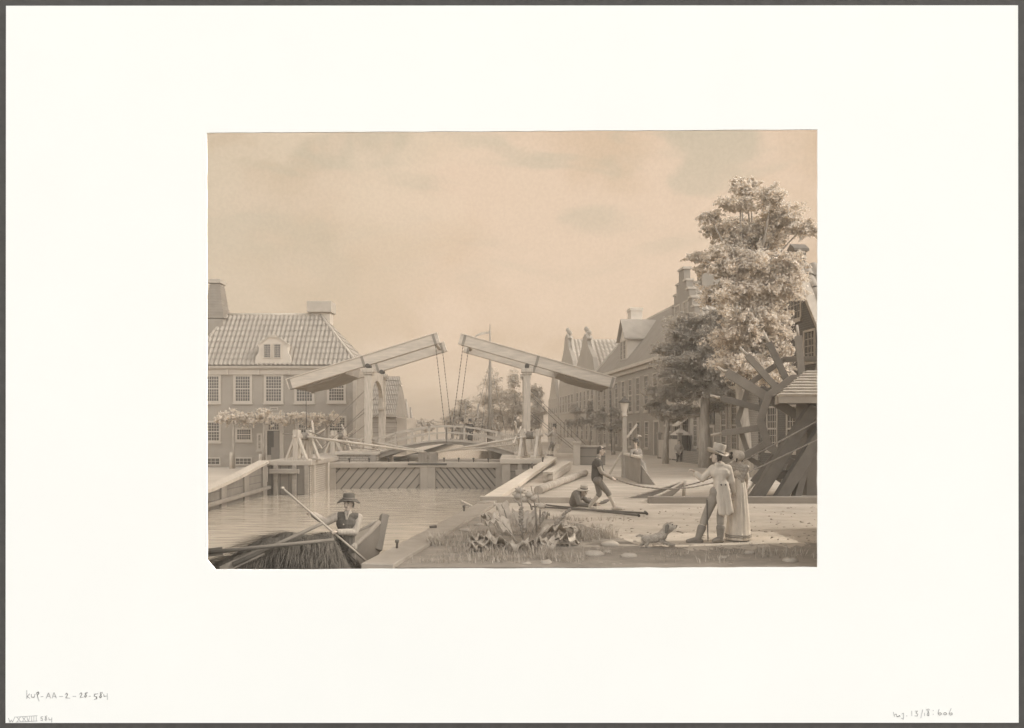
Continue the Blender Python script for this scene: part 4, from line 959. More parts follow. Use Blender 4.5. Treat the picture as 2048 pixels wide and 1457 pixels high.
for p, q in (((xa+.02, y0+.05, ze2-.1), (xb, y0+.05, ze2-.1)), ((xa+.05, y0+.1, ze2-.1), (8.95, y1, ze2-.1))): mb = MB(); mb.beam(p, q, .08, .2); mb.build('fascia', M('shed_trim', .3, .12, 2), t)
mb = MB(); c = V((9.45, 22.9, 2.55))
for k in range(5): mb.tube([c+V((.22*math.cos(a*.5236)+.05*k, -.03*k, .3*math.sin(a*.5236))) for a in range(13)], .03, 6)
tag(mb.build('rope_hank', rope_m), 'coiled hank of rope hanging on the shed wall under the eave', 'rope')
# great wheel
C = W(1612, 842, 24.2); wn = V((-.28, -1, 0)).normalized(); wu = V((wn.y, -wn.x, 0)).normalized(); wu = wu if wu.x > 0 else -wu
wt = M('wheel_timber', .18, .16, 2.5); wl = M('wheel_timber_pale', .25, .16, 2.5)
t = thing('hauling_wheel', 'great timber hauling wheel with radiating handled spokes beside the shed', 'wheel', (C.x, 24, 0))
WP = lambda r, th, o=0: C+wu*r*math.cos(th)+ZZ*r*math.sin(th)+wn*o
mb = MB(); mb.tube([C-wn*1.0, C+wn*.6], .26, 14); mb.build('axle', wt, t)
for i, (dg_, r1) in enumerate(((60, 2.7), (77, 2.7), (95, 2.75), (114, 2.8), (130, 2.82), (147, 2.95), (164, 2.75), (189, 2.65), (211, 2.55), (232, 2.6), (252, 2.6), (271, 2.6), (290, 2.6), (309, 2.6), (328, 2.6), (347, 2.6), (6, 2.6), (24, 2.7), (42, 2.7))):
    th = R(dg_)
    if True:
        mb = MB(); long = dg_ in (147, 328, 60, 232)
        mb.beam(WP(.3 if long else 1.3, th), WP(r1, th), .21 if not long else .3, .2, up=wn); sp = mb.build('spoke', wl if i % 3 else wt, t, bevel=.012)
        mb = MB(); mb.tube([WP(r1-.02, th), WP(r1+.36, th)], [.05, .04], 8); mb.build('handle', whitew, sp)
for r, o, w, nm in ((2.12, -.26, .17, 'outer_rim'), (1.42, .25, .24, 'inner_rim')):
    mb = MB(); n = 10
    for i in range(n): mb.beam(WP(r, 2*math.pi*i/n, o), WP(r, 2*math.pi*(i+1)/n, o), w, .12, up=wn, ext=.03)
    mb.build(nm, wl, t, bevel=.01)
t = thing('wheel_trestle', 'heavy slanting trestle of dark timbers carrying the hauling wheel', 'trestle', (8.2, 23.2, 0))
for p, q, w in ((W(1626, 815, 23.0), W(1508, 998, 22.6), .36), (W(1650, 850, 22.75), W(1556, 998, 22.4), .34), (W(1616, 905, 22.9), W(1590, 998, 22.5), .2)):
    mb = MB(); mb.beam(p, V((q.x, q.y, .0)), w, .3, up=(0, -1, 0)); mb.build('brace', timber_d, t, bevel=.015)
mb = MB(); mb.beam(W(1545, 953, 22.75), W(1590, 946, 22.75), .22, .2, up=(0, -1, 0)); mb.build('cross_tie', timber_d, t)
mb = MB(); mb.beam((7.0, 22.75, .06), (13, 22.75, .06), .5, .12); mb.build('sill', M('kerb_shade', .24, .12, 2), t)
# ropes
def rope(label, pts, r=.02):
    pts = [W(*p) for p in pts]; out = []
    for i in range(len(pts)-1):     # Catmull-Rom
        p0, p1, p2, p3 = pts[max(i-1, 0)], pts[i], pts[i+1], pts[min(i+2, len(pts)-1)]
        for k in range(10):
            u = k/10; out.append(.5*((2*p1)+(p2-p0)*u+(2*p0-5*p1+4*p2-p3)*u*u+(3*p1-p0-3*p2+p3)*u**3))
    out.append(pts[-1]); mb = MB(); n = len(out)
    mb.tube(out, [r*(1.25 if i % 2 else .85) for i in range(n)], 7)
    return tag(mb.build('tow_rope', rope_m), label, 'rope')
rope('long sagging tow rope from the walking boy past the couple up to the wheel', [(1233, 959, 19.8), (1265, 970, 20), (1310, 977, 20.3), (1355, 978, 20.6), (1400, 972, 21), (1450, 960, 21.5), (1496, 945, 22.1), (1565, 913, 22.35), (1660, 868, 22.6)])
rope('tow rope from the small boat behind the couple up to the wheel axle', [(1371, 972, 23.1), (1410, 961, 22.9), (1455, 940, 22.6), (1490, 921, 22.3), (1560, 883, 22.2), (1650, 834, 22.6)], .018)

# ================================================================ TREES ON THE RIGHT
def L_(l, d): return [lump(*x, d, rnd(-1.2, 1.2)) for x in l]
d = 33.5
tall = [(1489, 362, 20, 15), (1503, 372, 16, 15), (1490, 386, 24, 14), (1468, 415, 33, 14), (1414, 437, 20, 12), (1440, 450, 32, 15), (1526, 409, 20, 24), (1563, 415, 18, 18), (1550, 443, 36, 20), (1498, 447, 42, 26), (1531, 470, 48, 26),
        (1590, 468, 28, 15), (1468, 468, 25, 15), (1406, 503, 22, 10), (1432, 511, 27, 17), (1478, 500, 38, 22), (1540, 511, 52, 30), (1444, 543, 30, 15), (1406, 539, 17, 8), (1489, 536, 48, 26), (1562, 540, 24, 26), (1428, 585, 30, 22),
        (1478, 585, 46, 30), (1531, 587, 52, 34), (1562, 580, 16, 20), (1506, 640, 55, 34), (1552, 645, 24, 30), (1470, 660, 40, 28), (1485, 700, 48, 32), (1540, 695, 34, 30), (1510, 742, 42, 26), (1455, 735, 34, 24), (1578, 722, 20, 18), (1560, 740, 26, 22)]
b = W(1492, 953, d); b.z = 0
tp = [b]+[W(px, py, d) for px, py in ((1490, 880), (1484, 810), (1478, 752), (1486, 690), (1494, 610), (1500, 540))]
tree('tall_tree', 'tallest tree, its pale layered crown rising above the roofs at the right', b, tp, [(c, (r[0]*1.1, r[1]*1.1, r[2]*1.1)) for c, r in L_(tall, d)], 95000, .09, leaf_l, 'street trees at the right', tr=.3)
d = 41.5
fl_ = [(1382, 641, 38, 15), (1360, 668, 30, 14), (1333, 699, 22, 10), (1382, 693, 42, 22), (1425, 640, 22, 20), (1420, 672, 30, 22), (1360, 724, 42, 17), (1410, 715, 38, 24), (1341, 752, 26, 13), (1382, 756, 42, 20), (1432, 752, 30, 24), (1322, 785, 28, 12), (1370, 785, 45, 16), (1428, 788, 28, 14), (1332, 822, 32, 12), (1306, 808, 14, 8), (1370, 820, 30, 11), (1440, 812, 20, 9)]
b = W(1411, 935, d); b.z = 0
tp = [b]+[W(px, py, d) for px, py in ((1409, 880), (1408, 830), (1413, 790), (1408, 740), (1398, 680))]
tree('leafy_tree', 'darker broad tree with low spreading branches in front of the stepped gable', b, tp, [(c, (r[0]*1.12, r[1]*1.1, r[2]*1.08)) for c, r in L_(fl_, d)], 50000, .09, leaf_m, 'street trees at the right', tr=.34)
d = 46; b = W(1331, 905, d); b.z = 0
tree('young_tree', 'slender pale-trunked tree standing behind the picket fence', b, [b, W(1333, 870, d), W(1337, 838, d), W(1340, 815, d)], L_([(1340, 826, 22, 10), (1322, 832, 16, 8), (1356, 836, 18, 8)], d), 1800, .12, leaf_m, 'street trees at the right', tr=.17)
for px, d, py, l, lab in ((1152, 76, 905, [(1150, 820, 12, 16), (1156, 842, 13, 12), (1142, 846, 9, 10)], 'small street tree nearest the drawbridge post'), (1180, 70, 905, [(1180, 818, 11, 16), (1186, 838, 13, 12), (1172, 842, 12, 9)], 'small bushy street tree left of the ball on the pull line'), (1200, 68, 905, [(1203, 832, 12, 20), (1196, 852, 12, 10)], 'small street tree just left of the pull line'), (1228, 62, 903, [(1230, 825, 11, 16), (1233, 845, 12, 14), (1222, 858, 10, 8)], 'small dark street tree just left of the lamp post')):
    b = W(px, 880, d); b.z = 0
    tree('street_tree', lab, b, [b, b+V((.02, 0, 1.2)), W(px+1, 850, d)], L_(l, d), 1500, .14, leaf_m, 'small trees down the street', tr=.1)
# unseen brick building added on the right to shade the near ground
t = thing('shade_caster_house', 'tall unseen brick building added on the right to shade the near ground', 'shade_caster_house', (9, 13.2, 0))
mb = MB(); mb.box(6.9, 13, 11.8, 14.4, 0, 6.3); mb.build('wall', brick, t)
mb = MB(); mb.prism([(6.6, 11.6, 6.31), (6.6, 14.65, 6.31), (6.6, 13.1, 7.7)], (6.7, 0, 0)); mb.build('roof', tile, t)

t = thing('shade_caster_wall', 'low unseen brick wall added on the right to shade the ground beside it', 'wall', (7.6, 15.8, 0))  # low wall out of view, added to shade the ground at the right
mb = MB(); mb.box(7.35, 7.65, 14.45, 16.3, 0, 1.3); mb.build('masonry', brick_s, t)
mb = MB(); mb.box(7.28, 7.72, 14.42, 16.35, 1.301, 1.4); mb.build('coping', plaster, t)
b = V((10.3, 16.6, 0)); tree('shade_caster_tree', 'broad unseen tree added off to the right to shade the dock plant', b, [b, b+V((.1, 0, 2.5)), b+V((.1, .1, 5)), b+V((0, 0, 9.2))], [(b+V(o_)+V((0, .5, 1.9)), (r, r*.9, r*.75)) for o_, r in (((-.4, -1, 6.0), 1.2), ((.5, .8, 6.3), 1.3), ((-.7, .6, 7.2), 1.2), ((.4, -.6, 7.6), 1.2), ((-.2, 1.6, 6.7), 1.1), ((-.6, -.2, 8.4), 1.1), ((.2, -1.7, 6.9), .9))], 15000, .13, leaf_m, tr=.25)  # tree out of view, its crown placed to drop shade around the dock plant

# ================================================================ PLANT, GRASS, STONES
dock = M('dock_leaf', .38, .2, 5, bump=.35); stemm = M('dock_stem', .27, .2, 8)
b0 = W(1040, 1092, gd(1092)); b0.z = 0
plant = thing('dock_plant', 'big-leaved dock plant with curling leaves and seed stalks on the near bank', 'plant', b0)
def dleaf(px, py, ang, ln, wd, lift, curl, dy=0):
    ln, wd, lift = ln*.86, wd*.8, lift*.72
    o = W(px, py, gd(min(py, 1110))); o.z = 0.02; o.y += dy
    dirx = V((math.cos(ang), math.sin(ang)*.9, 0)); sd = ZZ.cross(dirx); ph = rnd(0, 6); tw = rnd(-.35, .35)
    def f(u, v):
        q = (v-.5)*2
        w = wd*(.1+.9*math.sin(math.pi*min(1, max(0, u-.16)/.86))**.6) if u > .16 else wd*.1
        if u > .8: w *= 1-((u-.8)/.2)**2*.85
        edge_ = abs(q)**2; r1 = math.sin(u*26+ph+q*1.5); r2 = math.sin(u*15+ph*2-q)
        z = lift*math.sin(math.pi*.62*u)-curl*ln*max(0, u-.35)**2*1.3
        side = sd*w*q*(1+.16*edge_*r2)+ZZ*(abs(q)*w*.30*(1-u)+edge_*(.05*r1+.045*r2)*min(1, u*3)+tw*w*q*u)
        vein = ZZ*.014*math.sin(u*30-abs(q)*7)*(1-abs(q)*.4)
        return o+dirx*ln*(u+.03*edge_*r1)+side+vein+ZZ*(z+.02)
    mb = MB(); mb.grid(f, 30, 14); o_ = mb.build('leaf', dock, plant)
    m = o_.modifiers.new('thickness', 'SOLIDIFY'); m.thickness = .008
    mb = MB(); mb.tube([V(f(i/9, .5))+ZZ*.008 for i in range(10)], [.017*(1-.08*i) for i in range(10)], 6); mb.build('midrib', stemm, o_)
for a in ((1028, 1094, 3.3, .95, .30, .20, .2), (1034, 1090, 2.75, .75, .30, .62, .25), (1022, 1078, 2.2, .55, .24, .85, .1), (1046, 1084, 1.75, .5, .2, .7, .15), (1064, 1090, .3, .8, .33, .42, .3), (1076, 1082, .05, .95, .3, .38, .3), (1050, 1098, -.55, .7, .3, .2, .25),
          (1022, 1098, -2.6, .7, .28, .2, .25), (1040, 1102, -1.7, .4, .22, .16, .2), (1064, 1070, .9, .6, .26, .5, .3), (1004, 1078, 2.9, .5, .26, .6, .2), (1090, 1092, -.25, .75, .28, .2, .25), (1000, 1094, 3.05, .7, .26, .2, .25), (1052, 1068, 1.4, .45, .2, .5, .3), (1075, 1098, -.9, .55, .26, .18, .25), (1100, 1074, .3, .65, .24, .3, .35), (985, 1104, -2.9, .55, .22, .12, .2)): dleaf(*a)
def stalk(px0, py0, px1, py1, d, seeds, n):
    p, q = W(px0, py0, d), W(px1, py1, d); mb = MB(); m = p.lerp(q, .5)+V((.03, .02, 0)); mb.tube([p, m, q], [.022, .017, .01], 7)
    st_ = mb.build('stalk', stemm, plant)
    if seeds:
        mb = MB()
        for i in range(n):
            f = seeds[0]+(seeds[1]-seeds[0])*i/n; c = p.lerp(q, f)+V((rnd(-.035, .035), rnd(-.035, .035), 0)); mb.ell(c, (.03, .03, .024), n=6, m=4)
        mb.build('seed_head', stemm, st_)
for a in ((1044, 1075, 1040, 976, 14.3, (.1, .62), 34), (1074, 1065, 1062, 972, 14.6, None, 0), (1080, 1050, 1075, 985, 14.9, None, 0), (1106, 1055, 1139, 1018, 14.4, (.2, 1), 26), (1078, 1052, 1091, 1024, 14.5, (.3, 1), 14), (1064, 1020, 1052, 1000, 14.6, None, 0), (1040, 1012, 1027, 1000, 14.3, None, 0)): stalk(*a)
for px, py, r in ((1040, 981, .1), (1036, 993, .11), (1058, 990, .1), (1066, 997, .09), (1082, 1012, .1), (1048, 1000, .08)):
    c = W(px, py, 14.5); mb = MB(); mb.ell(c, (r*.8, r*.7, r*.6), n=9, m=6)
    for k in range(7): th = k*.9; mb.cap(c, c+V((math.cos(th)*r, rnd(-.04, .04), math.sin(th)*r*.7)), .03, .012, 6)
    mb.build('flower_head', dock, plant)
grassm = M('dry_grass', .36, .25, 6, bump=0)
def blades(spots, hmin, hmax, n, spread):
    mb = MB()
    for (x, y, k) in spots:
        for _ in range(int(n*k)):
            bx, by = x+random.gauss(0, spread), y+random.gauss(0, spread*.7)
            if bx < ex(by)+.35 or by < 11.95: continue
            h = rnd(hmin, hmax); th = rnd(0, 6.28); l = h*rnd(.3, 1.1); w = rnd(.004, .009); dx, dy = math.cos(th), math.sin(th)
            p0 = V((bx, by, -.01)); p1 = p0+V((dx*l*.35, dy*l*.35, h*.65)); p2 = p0+V((dx*l, dy*l, h)); sd = V((-dy, dx, 0))*w
            mb.add([p0-sd, p0+sd, p1+sd*.7, p1-sd*.7, p2], [(0, 1, 2, 3), (3, 2, 4)])
    return mb
sp = []
for _ in range(85):
    px, py = rnd(855, 1215), rnd(1035, 1134); 
    if px < 1290-(py-1030)*1.2*0+30: q = W(px, py, gd(py)); sp.append((q.x, q.y, random.choice((.15, .3, .6, 1.3))))
for _ in range(30): px, py = rnd(1180, 1620), rnd(1105, 1138); q = W(px, py, gd(py)); sp.append((q.x, q.y, rnd(.1, .35)))
tag(blades(sp, .03, .19, 60, .15).build('grass', grassm, base=(0, 13, 0)), kind='stuff')
weedm = M('pale_weed', .42, .2, 6, bump=0)
for px, py, lab in ((1210, 1078, 'loose tuft of pale weeds between the lying poles and the stones'), (870, 1092, 'grass tuft low down by the inner edge of the quay beam'), (985, 1122, 'sparse weed near the bottom edge below the dock plant'), (1160, 1082, 'spiky tuft of pale weeds at the right of the dock plant'), (905, 1050, 'low tuft of grass close to the edge of the quay beam'), (940, 1085, 'low spreading weed left of the dock plant'), (1085, 1118, 'thin branching weed in front of the dock plant')):
    q = W(px, py, gd(py)); tag(blades([(q.x, q.y, 1)], .12, .34, 110, .1).build('weed_tuft', weedm, base=(q.x, q.y, 0)), lab, 'plant', 'weeds on the near bank')
mb = MB()
for _ in range(420):
    px, py = rnd(1100, 1660), rnd(1014, 1134); q = W(px, py, gd(py)); r = rnd(.008, .03)
    if q.x < ex(q.y)+.4 or q.y < 11.8: continue
    mb.ell((q.x, q.y, gz(q.x, q.y)+r*.25), (r*rnd(.9, 1.9), r, r*.55), n=6, m=4)
tag(mb.build('gravel', M('gravel', .33, .3, 9), base=(2, 14, 0)), kind='stuff')
stone = M('stone', .34, .2, 5)
for i, (px, py, r, lab) in enumerate(((1188, 1113, .12, 'long flat stone in front of the weeds, left of the dog'), (1220, 1094, .12, 'rounded stone just left of the dog shadow'), (1258, 1116, .1, 'stone on the shaded strip below the dog'), (1140, 1086, .07, 'small stone under the spiky weed tuft'), (1092, 1128, .07, 'small stone near the bottom edge below the dock plant'), (1052, 1130, .06, 'smallest stone at the bottom edge below the dock plant'), (1215, 1107, .06, 'small pebble between the two bigger stones left of the dog'), (1445, 1118, .06, 'small stone on the shaded strip below the couple'), (1500, 1108, .07, 'pale stone on the shaded strip right of the couple'), (930, 1064, .09, 'flat brick-like stone beside the quay beam'), (958, 1053, .08, 'second flat stone higher up beside the quay beam'), (1580, 1125, .09, 'stone in the bottom right corner'))):
    q = W(px, py, gd(py)); mb = MB(); mb.ell((q.x, q.y, r*.3), (r*1.5, r, r*.6), n=10, m=7); mb.v = [v+V((random.gauss(0, .006), random.gauss(0, .006), random.gauss(0, .006))) for v in mb.v]
    tag(mb.build('stone', stone), lab, 'stone', 'loose stones on the near bank')
# ================================================================ PEOPLE AND THE DOG
cl_ = dict(bump=1.0, stretch=(1, 1, .35), fine=26); coat_d = M('dark_cloth', .085, .25, 12, **cl_); coat_m = M('grey_cloth', .23, .22, 12, **cl_); coat_l = M('pale_coat', .56, .14, 10, **cl_); shirt = M('linen_shirt', .31, .16, 12, **cl_)
trous = M('grey_breeches', .19, .22, 12, **cl_); leather = M('boot_leather', .15, .2, 12); hat_m = M('felt_hat', .085, .15, 10); hat_l = M('pale_hat', .42, .1, 10); hair_m = M('brown_hair', .09, .3, 40); dress = M('pale_dress', .58, .16, 10, **cl_); straw = M('straw', .46, .14, 30); eye_m = M('eye_dark', .02, .1, 10, rough=.3); lip = M('lip', .2, .1, 10); stocking = M('pale_stocking', .46, .1, 10); dogm = M('dog_coat', .36, .4, 14, bump=1)
class Fig:
    """a posed figure; joints are given by photograph column/row and a depth offset from the figure's distance d"""
    def __init__(s, label, base, d, joints, look, group=None, voxel=.012, k=1.0, up=(0, 0, 1)):
        s.d = d; s.k = k; b = W(*base, d); s.t = thing('person', label, 'person', b, group); s.vx = voxel
        s.j = {n: W(a[0], a[1], d+(a[2] if len(a) > 2 else 0)) for n, a in joints.items()}
        s.look = V(look).normalized(); s.up = V(up).normalized()
        s.right = s.look.cross(s.up).normalized(); s.up = s.right.cross(s.look).normalized()
    def J(s, n): return s.j[n]
    def head(s, mb):
        k = s.k; c = s.J('head'); f, r, u = s.look, s.right, s.up; rot = Matrix((r, f, u)).transposed()
        mb.ell(c+u*.015*k, (.074*k, .092*k, .105*k), rot, 16, 12); mb.ell(c-u*.055*k+f*.022*k, (.052*k, .06*k, .065*k), rot)
        mb.ell(c-u*.1*k+f*.055*k, (.026*k, .026*k, .022*k), rot)
        mb.cap(c+u*.02*k+f*.088*k, c-u*.028*k+f*.112*k, .011*k, .019*k); mb.cap(c+u*.032*k+f*.078*k-r*.034*k, c+u*.032*k+f*.078*k+r*.034*k, .014*k)
        for q in (-1, 1): mb.ell(c+r*q*.076*k-u*.008*k-f*.008*k, (.013*k, .024*k, .034*k), rot)
        mb.cap(c-u*.064*k+f*.078*k-r*.02*k, c-u*.064*k+f*.078*k+r*.02*k, .011*k)
        mb.cap(s.J('neck'), c-u*.05*k-f*.01*k, .058*k, .05*k)
    def face(s, body):
        k = s.k; c = s.J('head'); f, r, u = s.look, s.right, s.up
        for q in (-1, 1):
            mb = MB(); mb.ell(c+r*q*.033*k+u*.008*k+f*.079*k, (.013*k, .012*k, .009*k)); mb.build('eye', eye_m, body)
            mb = MB(); mb.cap(c+r*q*.018*k+u*.035*k+f*.092*k, c+r*q*.052*k+u*.035*k+f*.078*k, .007*k); mb.build('eyebrow', hair_m, body)
        mb = MB(); mb.cap(c-u*.063*k+f*.089*k-r*.018*k, c-u*.063*k+f*.089*k+r*.018*k, .005*k); mb.build('mouth', lip, body)
    def hand(s, mb, wr, el, side, dirv=None, grip=.5, pn=None):
        """palm and five fingers; side: +1 thumb along pn x dir"""
        k = s.k; w = s.J(wr); dr = (V(dirv) if dirv else w-s.J(el)).normalized(); pn = V(pn or (0, 0, -1)); a = dr.cross(pn)
        a = a.normalized() if a.length > .1 else dr.cross(V((0, 1, 0))).normalized(); pn = a.cross(dr).normalized()
        rot = Matrix((a, dr, pn)).transposed(); mb.ell(w+dr*.055*k, (.042*k, .056*k, .02*k), rot)
        for i, (o, l) in enumerate(((-.03, .062), (-.01, .076), (.011, .07), (.03, .054))):
            p = w+dr*.095*k+a*o*k; c1 = grip*1.2; q = p+(dr*math.cos(c1)+pn*math.sin(c1))*l*.55*k; c2 = grip*2.6; e = q+(dr*math.cos(c2)+pn*math.sin(c2))*l*.55*k
            mb.cap(p-dr*.02*k, q, .0105*k, .0095*k, 8); mb.cap(q, e, .0095*k, .008*k, 8)
        p = w+dr*.035*k-a*.035*k*side; q = p+(dr*.6-a*.6*side+pn*.25)*.045*k; e = q+(dr*.8+pn*(.2+grip*.6)-a*side*(.3-grip*.4)).normalized()*.036*k
        mb.cap(p, q, .015*k, .012*k, 8); mb.cap(q, e, .012*k, .009*k, 8)
    def body(s, hands, legs=True):
        mb = MB(); k = s.k; s.head(mb); j = s.J
        mb.cap(j('shL'), j('shR'), .062*k); mid = (j('shL')+j('shR'))/2; mb.cap(mid-(mid-j('pelvis'))*.12, j('pelvis'), .115*k, .11*k); mb.cap(mid, j('neck'), .07*k, .055*k)
        for q in 'LR':
            mb.cap(j('sh'+q), j('el'+q), .05*k, .04*k); mb.cap(j('el'+q), j('wr'+q), .04*k, .027*k)
            if legs:
                mb.cap(j('hip'+q), j('kn'+q), .082*k, .055*k); mb.cap(j('kn'+q), j('an'+q), .055*k, .036*k); mb.cap(j('an'+q)-V((0, 0, .02)), j('toe'+q), .036*k, .026*k)
        for a in hands: s.hand(mb, *a)
        b = remesh(mb, s.vx, 2).build('body', skin, s.t); s.face(b); s.b = b; return b
    def wear(s, name, mat, segs, extra=None, it=3, label=None, voxel=None):
        mb = MB()
        for a, b, r1, r2 in segs:
            pa = s.J(a) if isinstance(a, str) else V(a); pb = s.J(b) if isinstance(b, str) else V(b); mb.cap(pa, pb, r1*s.k, r2*s.k, 12)
        if extra: extra(mb)
        return remesh(mb, voxel or s.vx*1.1, it).build(name, mat, s.t, label)
    def torso(s, r=.145, r2=.15):
        m = (s.J('shL')+s.J('shR'))/2; p = s.J('pelvis')
        i_ = s.rdir()*.045*s.k
        return [(s.J('shL')+i_, s.J('shR')-i_, r*.6, r*.6), (m.lerp(p, .22)-s.rdir()*.05, m.lerp(p, .22)+s.rdir()*.05, r, r), (m.lerp(p, .25), p, r, r2)]
    def rdir(s): return (s.J('shR')-s.J('shL')).normalized()
    def sleeves(s, r=.066, r2=.046, to=1.0):
        o = []
        for q in 'LR': w = s.J('el'+q).lerp(s.J('wr'+q), to); o += [('sh'+q, 'el'+q, r, r*.86), ('el'+q, w, r*.86, r2)]
        return o
    def legs(s, r=.1, to=1.0, r2=.058, hips=True):
        o = [('hipL', 'hipR', .125, .125)] if hips else []
        for q in 'LR': w = s.J('kn'+q).lerp(s.J('an'+q), to); o += [('hip'+q, 'kn'+q, r, r*.74), ('kn'+q, w, r*.72, r2)]
        return o
    def shoes(s, mat=leather, r=.05, boot=.0):
        for q in 'LR':
            a, t = s.J('an'+q), s.J('toe'+q); mb = MB(); dv = (t-a); mb.cap(a-V((0, 0, .03*s.k)), t, r*s.k, r*.8*s.k); h = a-dv*.25; h.z = min(t.z, a.z-.03); mb.cap(h, t, r*.85*s.k, r*.75*s.k)
            if boot: mb.cap(a, a.lerp(s.J('kn'+q), boot), r*1.15*s.k, r*1.55*s.k)
            remesh(mb, s.vx, 2).build('boot' if boot else 'shoe', mat, s.t)
    def hat(s, mat, rb, rc, h, tilt=(0, 0, 0), brim_up=0, off=.07, taper=1.0, sx=1.0):
        c = s.J('head')+s.up*off*s.k-s.look*.015; ax = (s.up+V(tilt)).normalized(); k = s.k; mb = MB(); n = 28; kk = len(mb.v); d, a, b = basis(ax, s.look)
        prof = [(rc*.97, -.01), (rb*.7, .004), (rb, .0+brim_up*.4), (rb, .012+brim_up*.4), (rb*.7, .018), (rc, .02), (rc*(.96*.5+.5*taper), h*.5), (rc*taper, h*.93), (rc*taper*.9, h), (.01, h*1.01)]
        mb.v = []; m = MB(); m.lathe(c, [(r*k, z*k) for r, z in prof], n, ax)
        for i, v in enumerate(m.v):   # droop the brim at front/back, lift at the sides
            ring = i//n; ang = 2*math.pi*(i % n)/n
            if ring in (2, 3): m.v[i] = v+ax*brim_up*.6*k*math.cos(2*ang+sx)
        o = m.build('hat', mat, s.t); bm = MB(); bm.lathe(c, [(rc*1.01*k, .021*k), (rc*1.012*k, .055*k)], n, ax); bm.build('hat_band', leather, o); return o
    def hair(s, mat=hair_m, back=1.0, curls=14, length=.06):
        k = s.k; c = s.J('head'); rot = Matrix((s.right, s.look, s.up)).transposed(); mb = MB(); mb.ell(c+s.up*.03*k-s.look*.022*k, (.083*k, .088*k, .092*k), rot)
        for i in range(curls):
            th = math.pi*(.12+.76*i/(curls-1)); p = c+(s.right*math.cos(th)-s.look*math.sin(th))*.084*k+s.up*rnd(-.03, .03)*k; mb.cap(p, p-s.up*length*k+V((rnd(-.01, .01), rnd(-.01, .01), 0)), .022*k, .012*k, 6)
        for i in range(5): p = c+s.up*.075*k+s.look*.055*k+s.right*(-.05+.025*i)*k; mb.cap(p, p+s.look*.03*k-s.up*.02*k, .02*k, .01*k, 6)
        return remesh(mb, s.vx*.9, 1).build('hair', mat, s.t)
# 1 boatman
bd = 13.55
f = Fig('boatman in a dark brimmed hat and waistcoat, pushing a pole from the reed boat', (690, 1186), bd, dict(head=(697, 1007), neck=(696, 1025), shL=(674, 1033, -.02), shR=(717, 1036, .05), elL=(652, 1045, -.12), wrL=(626, 1029, -.28), elR=(709, 1065, -.06), wrR=(675, 1064.5, -.24), pelvis=(692, 1092), hipL=(683, 1096), hipR=(701, 1096), knL=(680, 1140, -.05), knR=(704, 1140, .05), anL=(680, 1178), anR=(706, 1178, .05), toeL=(672, 1184, -.15), toeR=(708, 1184, -.12)), (-.25, -1, -.05), voxel=.008)
pd = (W(742, 1131, bd-.05)-W(565, 977, bd-.55)).normalized()
f.body([('wrL', 'elL', 1, None, 1.0, (0, -.3, -1)), ('wrR', 'elR', -1, None, 1.0, (0, -.3, -1))])
f.wear('shirt', shirt, f.torso(.14, .14)+f.sleeves(.082, .056, .93)+[('neck', 'neck', .068, .068)]); f.wear('waistcoat', coat_d, f.torso(.152, .155)); f.wear('trousers', coat_m, f.legs()); f.shoes()
f.hair(curls=12); f.hat(hat_m, .205, .112, .125, (.05, 0, 0), -.06, .055, .9, .4)
mb = MB(); n_, c_ = f.J('neck'), (f.J('shL')+f.J('shR'))/2
mb.cap(n_+V((-.03, -.06, .0)), n_+V((-.005, -.135, -.11)), .022, .01, 8); mb.cap(n_+V((.03, -.06, 0)), n_+V((.01, -.135, -.11)), .022, .01, 8); mb.build('neckerchief', shirt, f.t)
mb = MB()
for i in range(4): mb.ell(c_.lerp(f.J('pelvis'), .22+.2*i)+V((-.035, -.158, 0)), (.013, .008, .013), n=8, m=5)
mb.build('buttons', M('pale_button', .4, .1, 5), f.t)
def at_line(px, d): k = (px-565)/(742-565); p = W(565, 977, bd-.62).lerp(W(742, 1131, bd-.0), k); return p
mb = MB(); mb.tube([at_line(565, 0), at_line(650, 0), at_line(775, 0)], [.019, .021, .023], 9); pl_ = mb.build('punt_pole', M('pole_wood', .32, .14, 6), label=None)
tag(pl_, 'long pale punt pole held slantwise by the boatman', 'pole')
mb = MB(); mb.ell(at_line(565, 0), (.035, .035, .03)); mb.build('knob', M('pole_wood', .32, .14, 6), pl_)
# reed boat
t = thing('reed_boat', 'flat wooden boat with raised square stem, carrying a heap of dark reeds', 'boat', (-4, 14, WZ))
rb_ = M('reed_boat_boards', .24, .18, 2)
bw, sn = W(757, 1058, 16.6), V((-9.5, 11.9+.9, -.9)); bw.z = -.35; ax = V((bw.x-sn.x, bw.y-sn.y, 0)); L = ax.length; ax.normalize(); sd = ZZ.cross(ax)
def hull(ins):
    def g(u, v):
        w = (.95*(1-max(0, (u-.62)/.38)**2.2*.93))-ins; th = math.pi*(v-.5); zt2 = -1.0+.05*u+(max(0, u-.6)/.4)**2*1.02; zb = WZ-.15+ins+(max(0, u-.7)/.3)**2*.9
        s_ = math.sin(th); q = abs(s_)**.7*(1 if s_ > 0 else -1); h = 1-abs(math.cos(th))**.55
        return sn+ax*L*u+sd*w*q+ZZ*(zb+(zt2-zb)*h-sn.z)
    return g
mb = MB(); mb.grid(hull(0), 26, 16); mb.grid(hull(.06), 26, 16); mb.build('hull', rb_, t)
for v in (0, 1):
    mb = MB(); mb.tube([V(hull(.03)(i/26, v))+ZZ*.03 for i in range(27)], .055, 8); mb.build('gunwale', M('boat_trim', .36, .15, 3), t)
tipz = V(hull(0)(1, 0)); sp_ = W(769, 1030, 16.9)
mb = MB(); mb.beam(tipz-ZZ*.6-ax*.05, sp_, .2, .17, up=ax); mb.build('stem_post', rb_, t, bevel=.02)
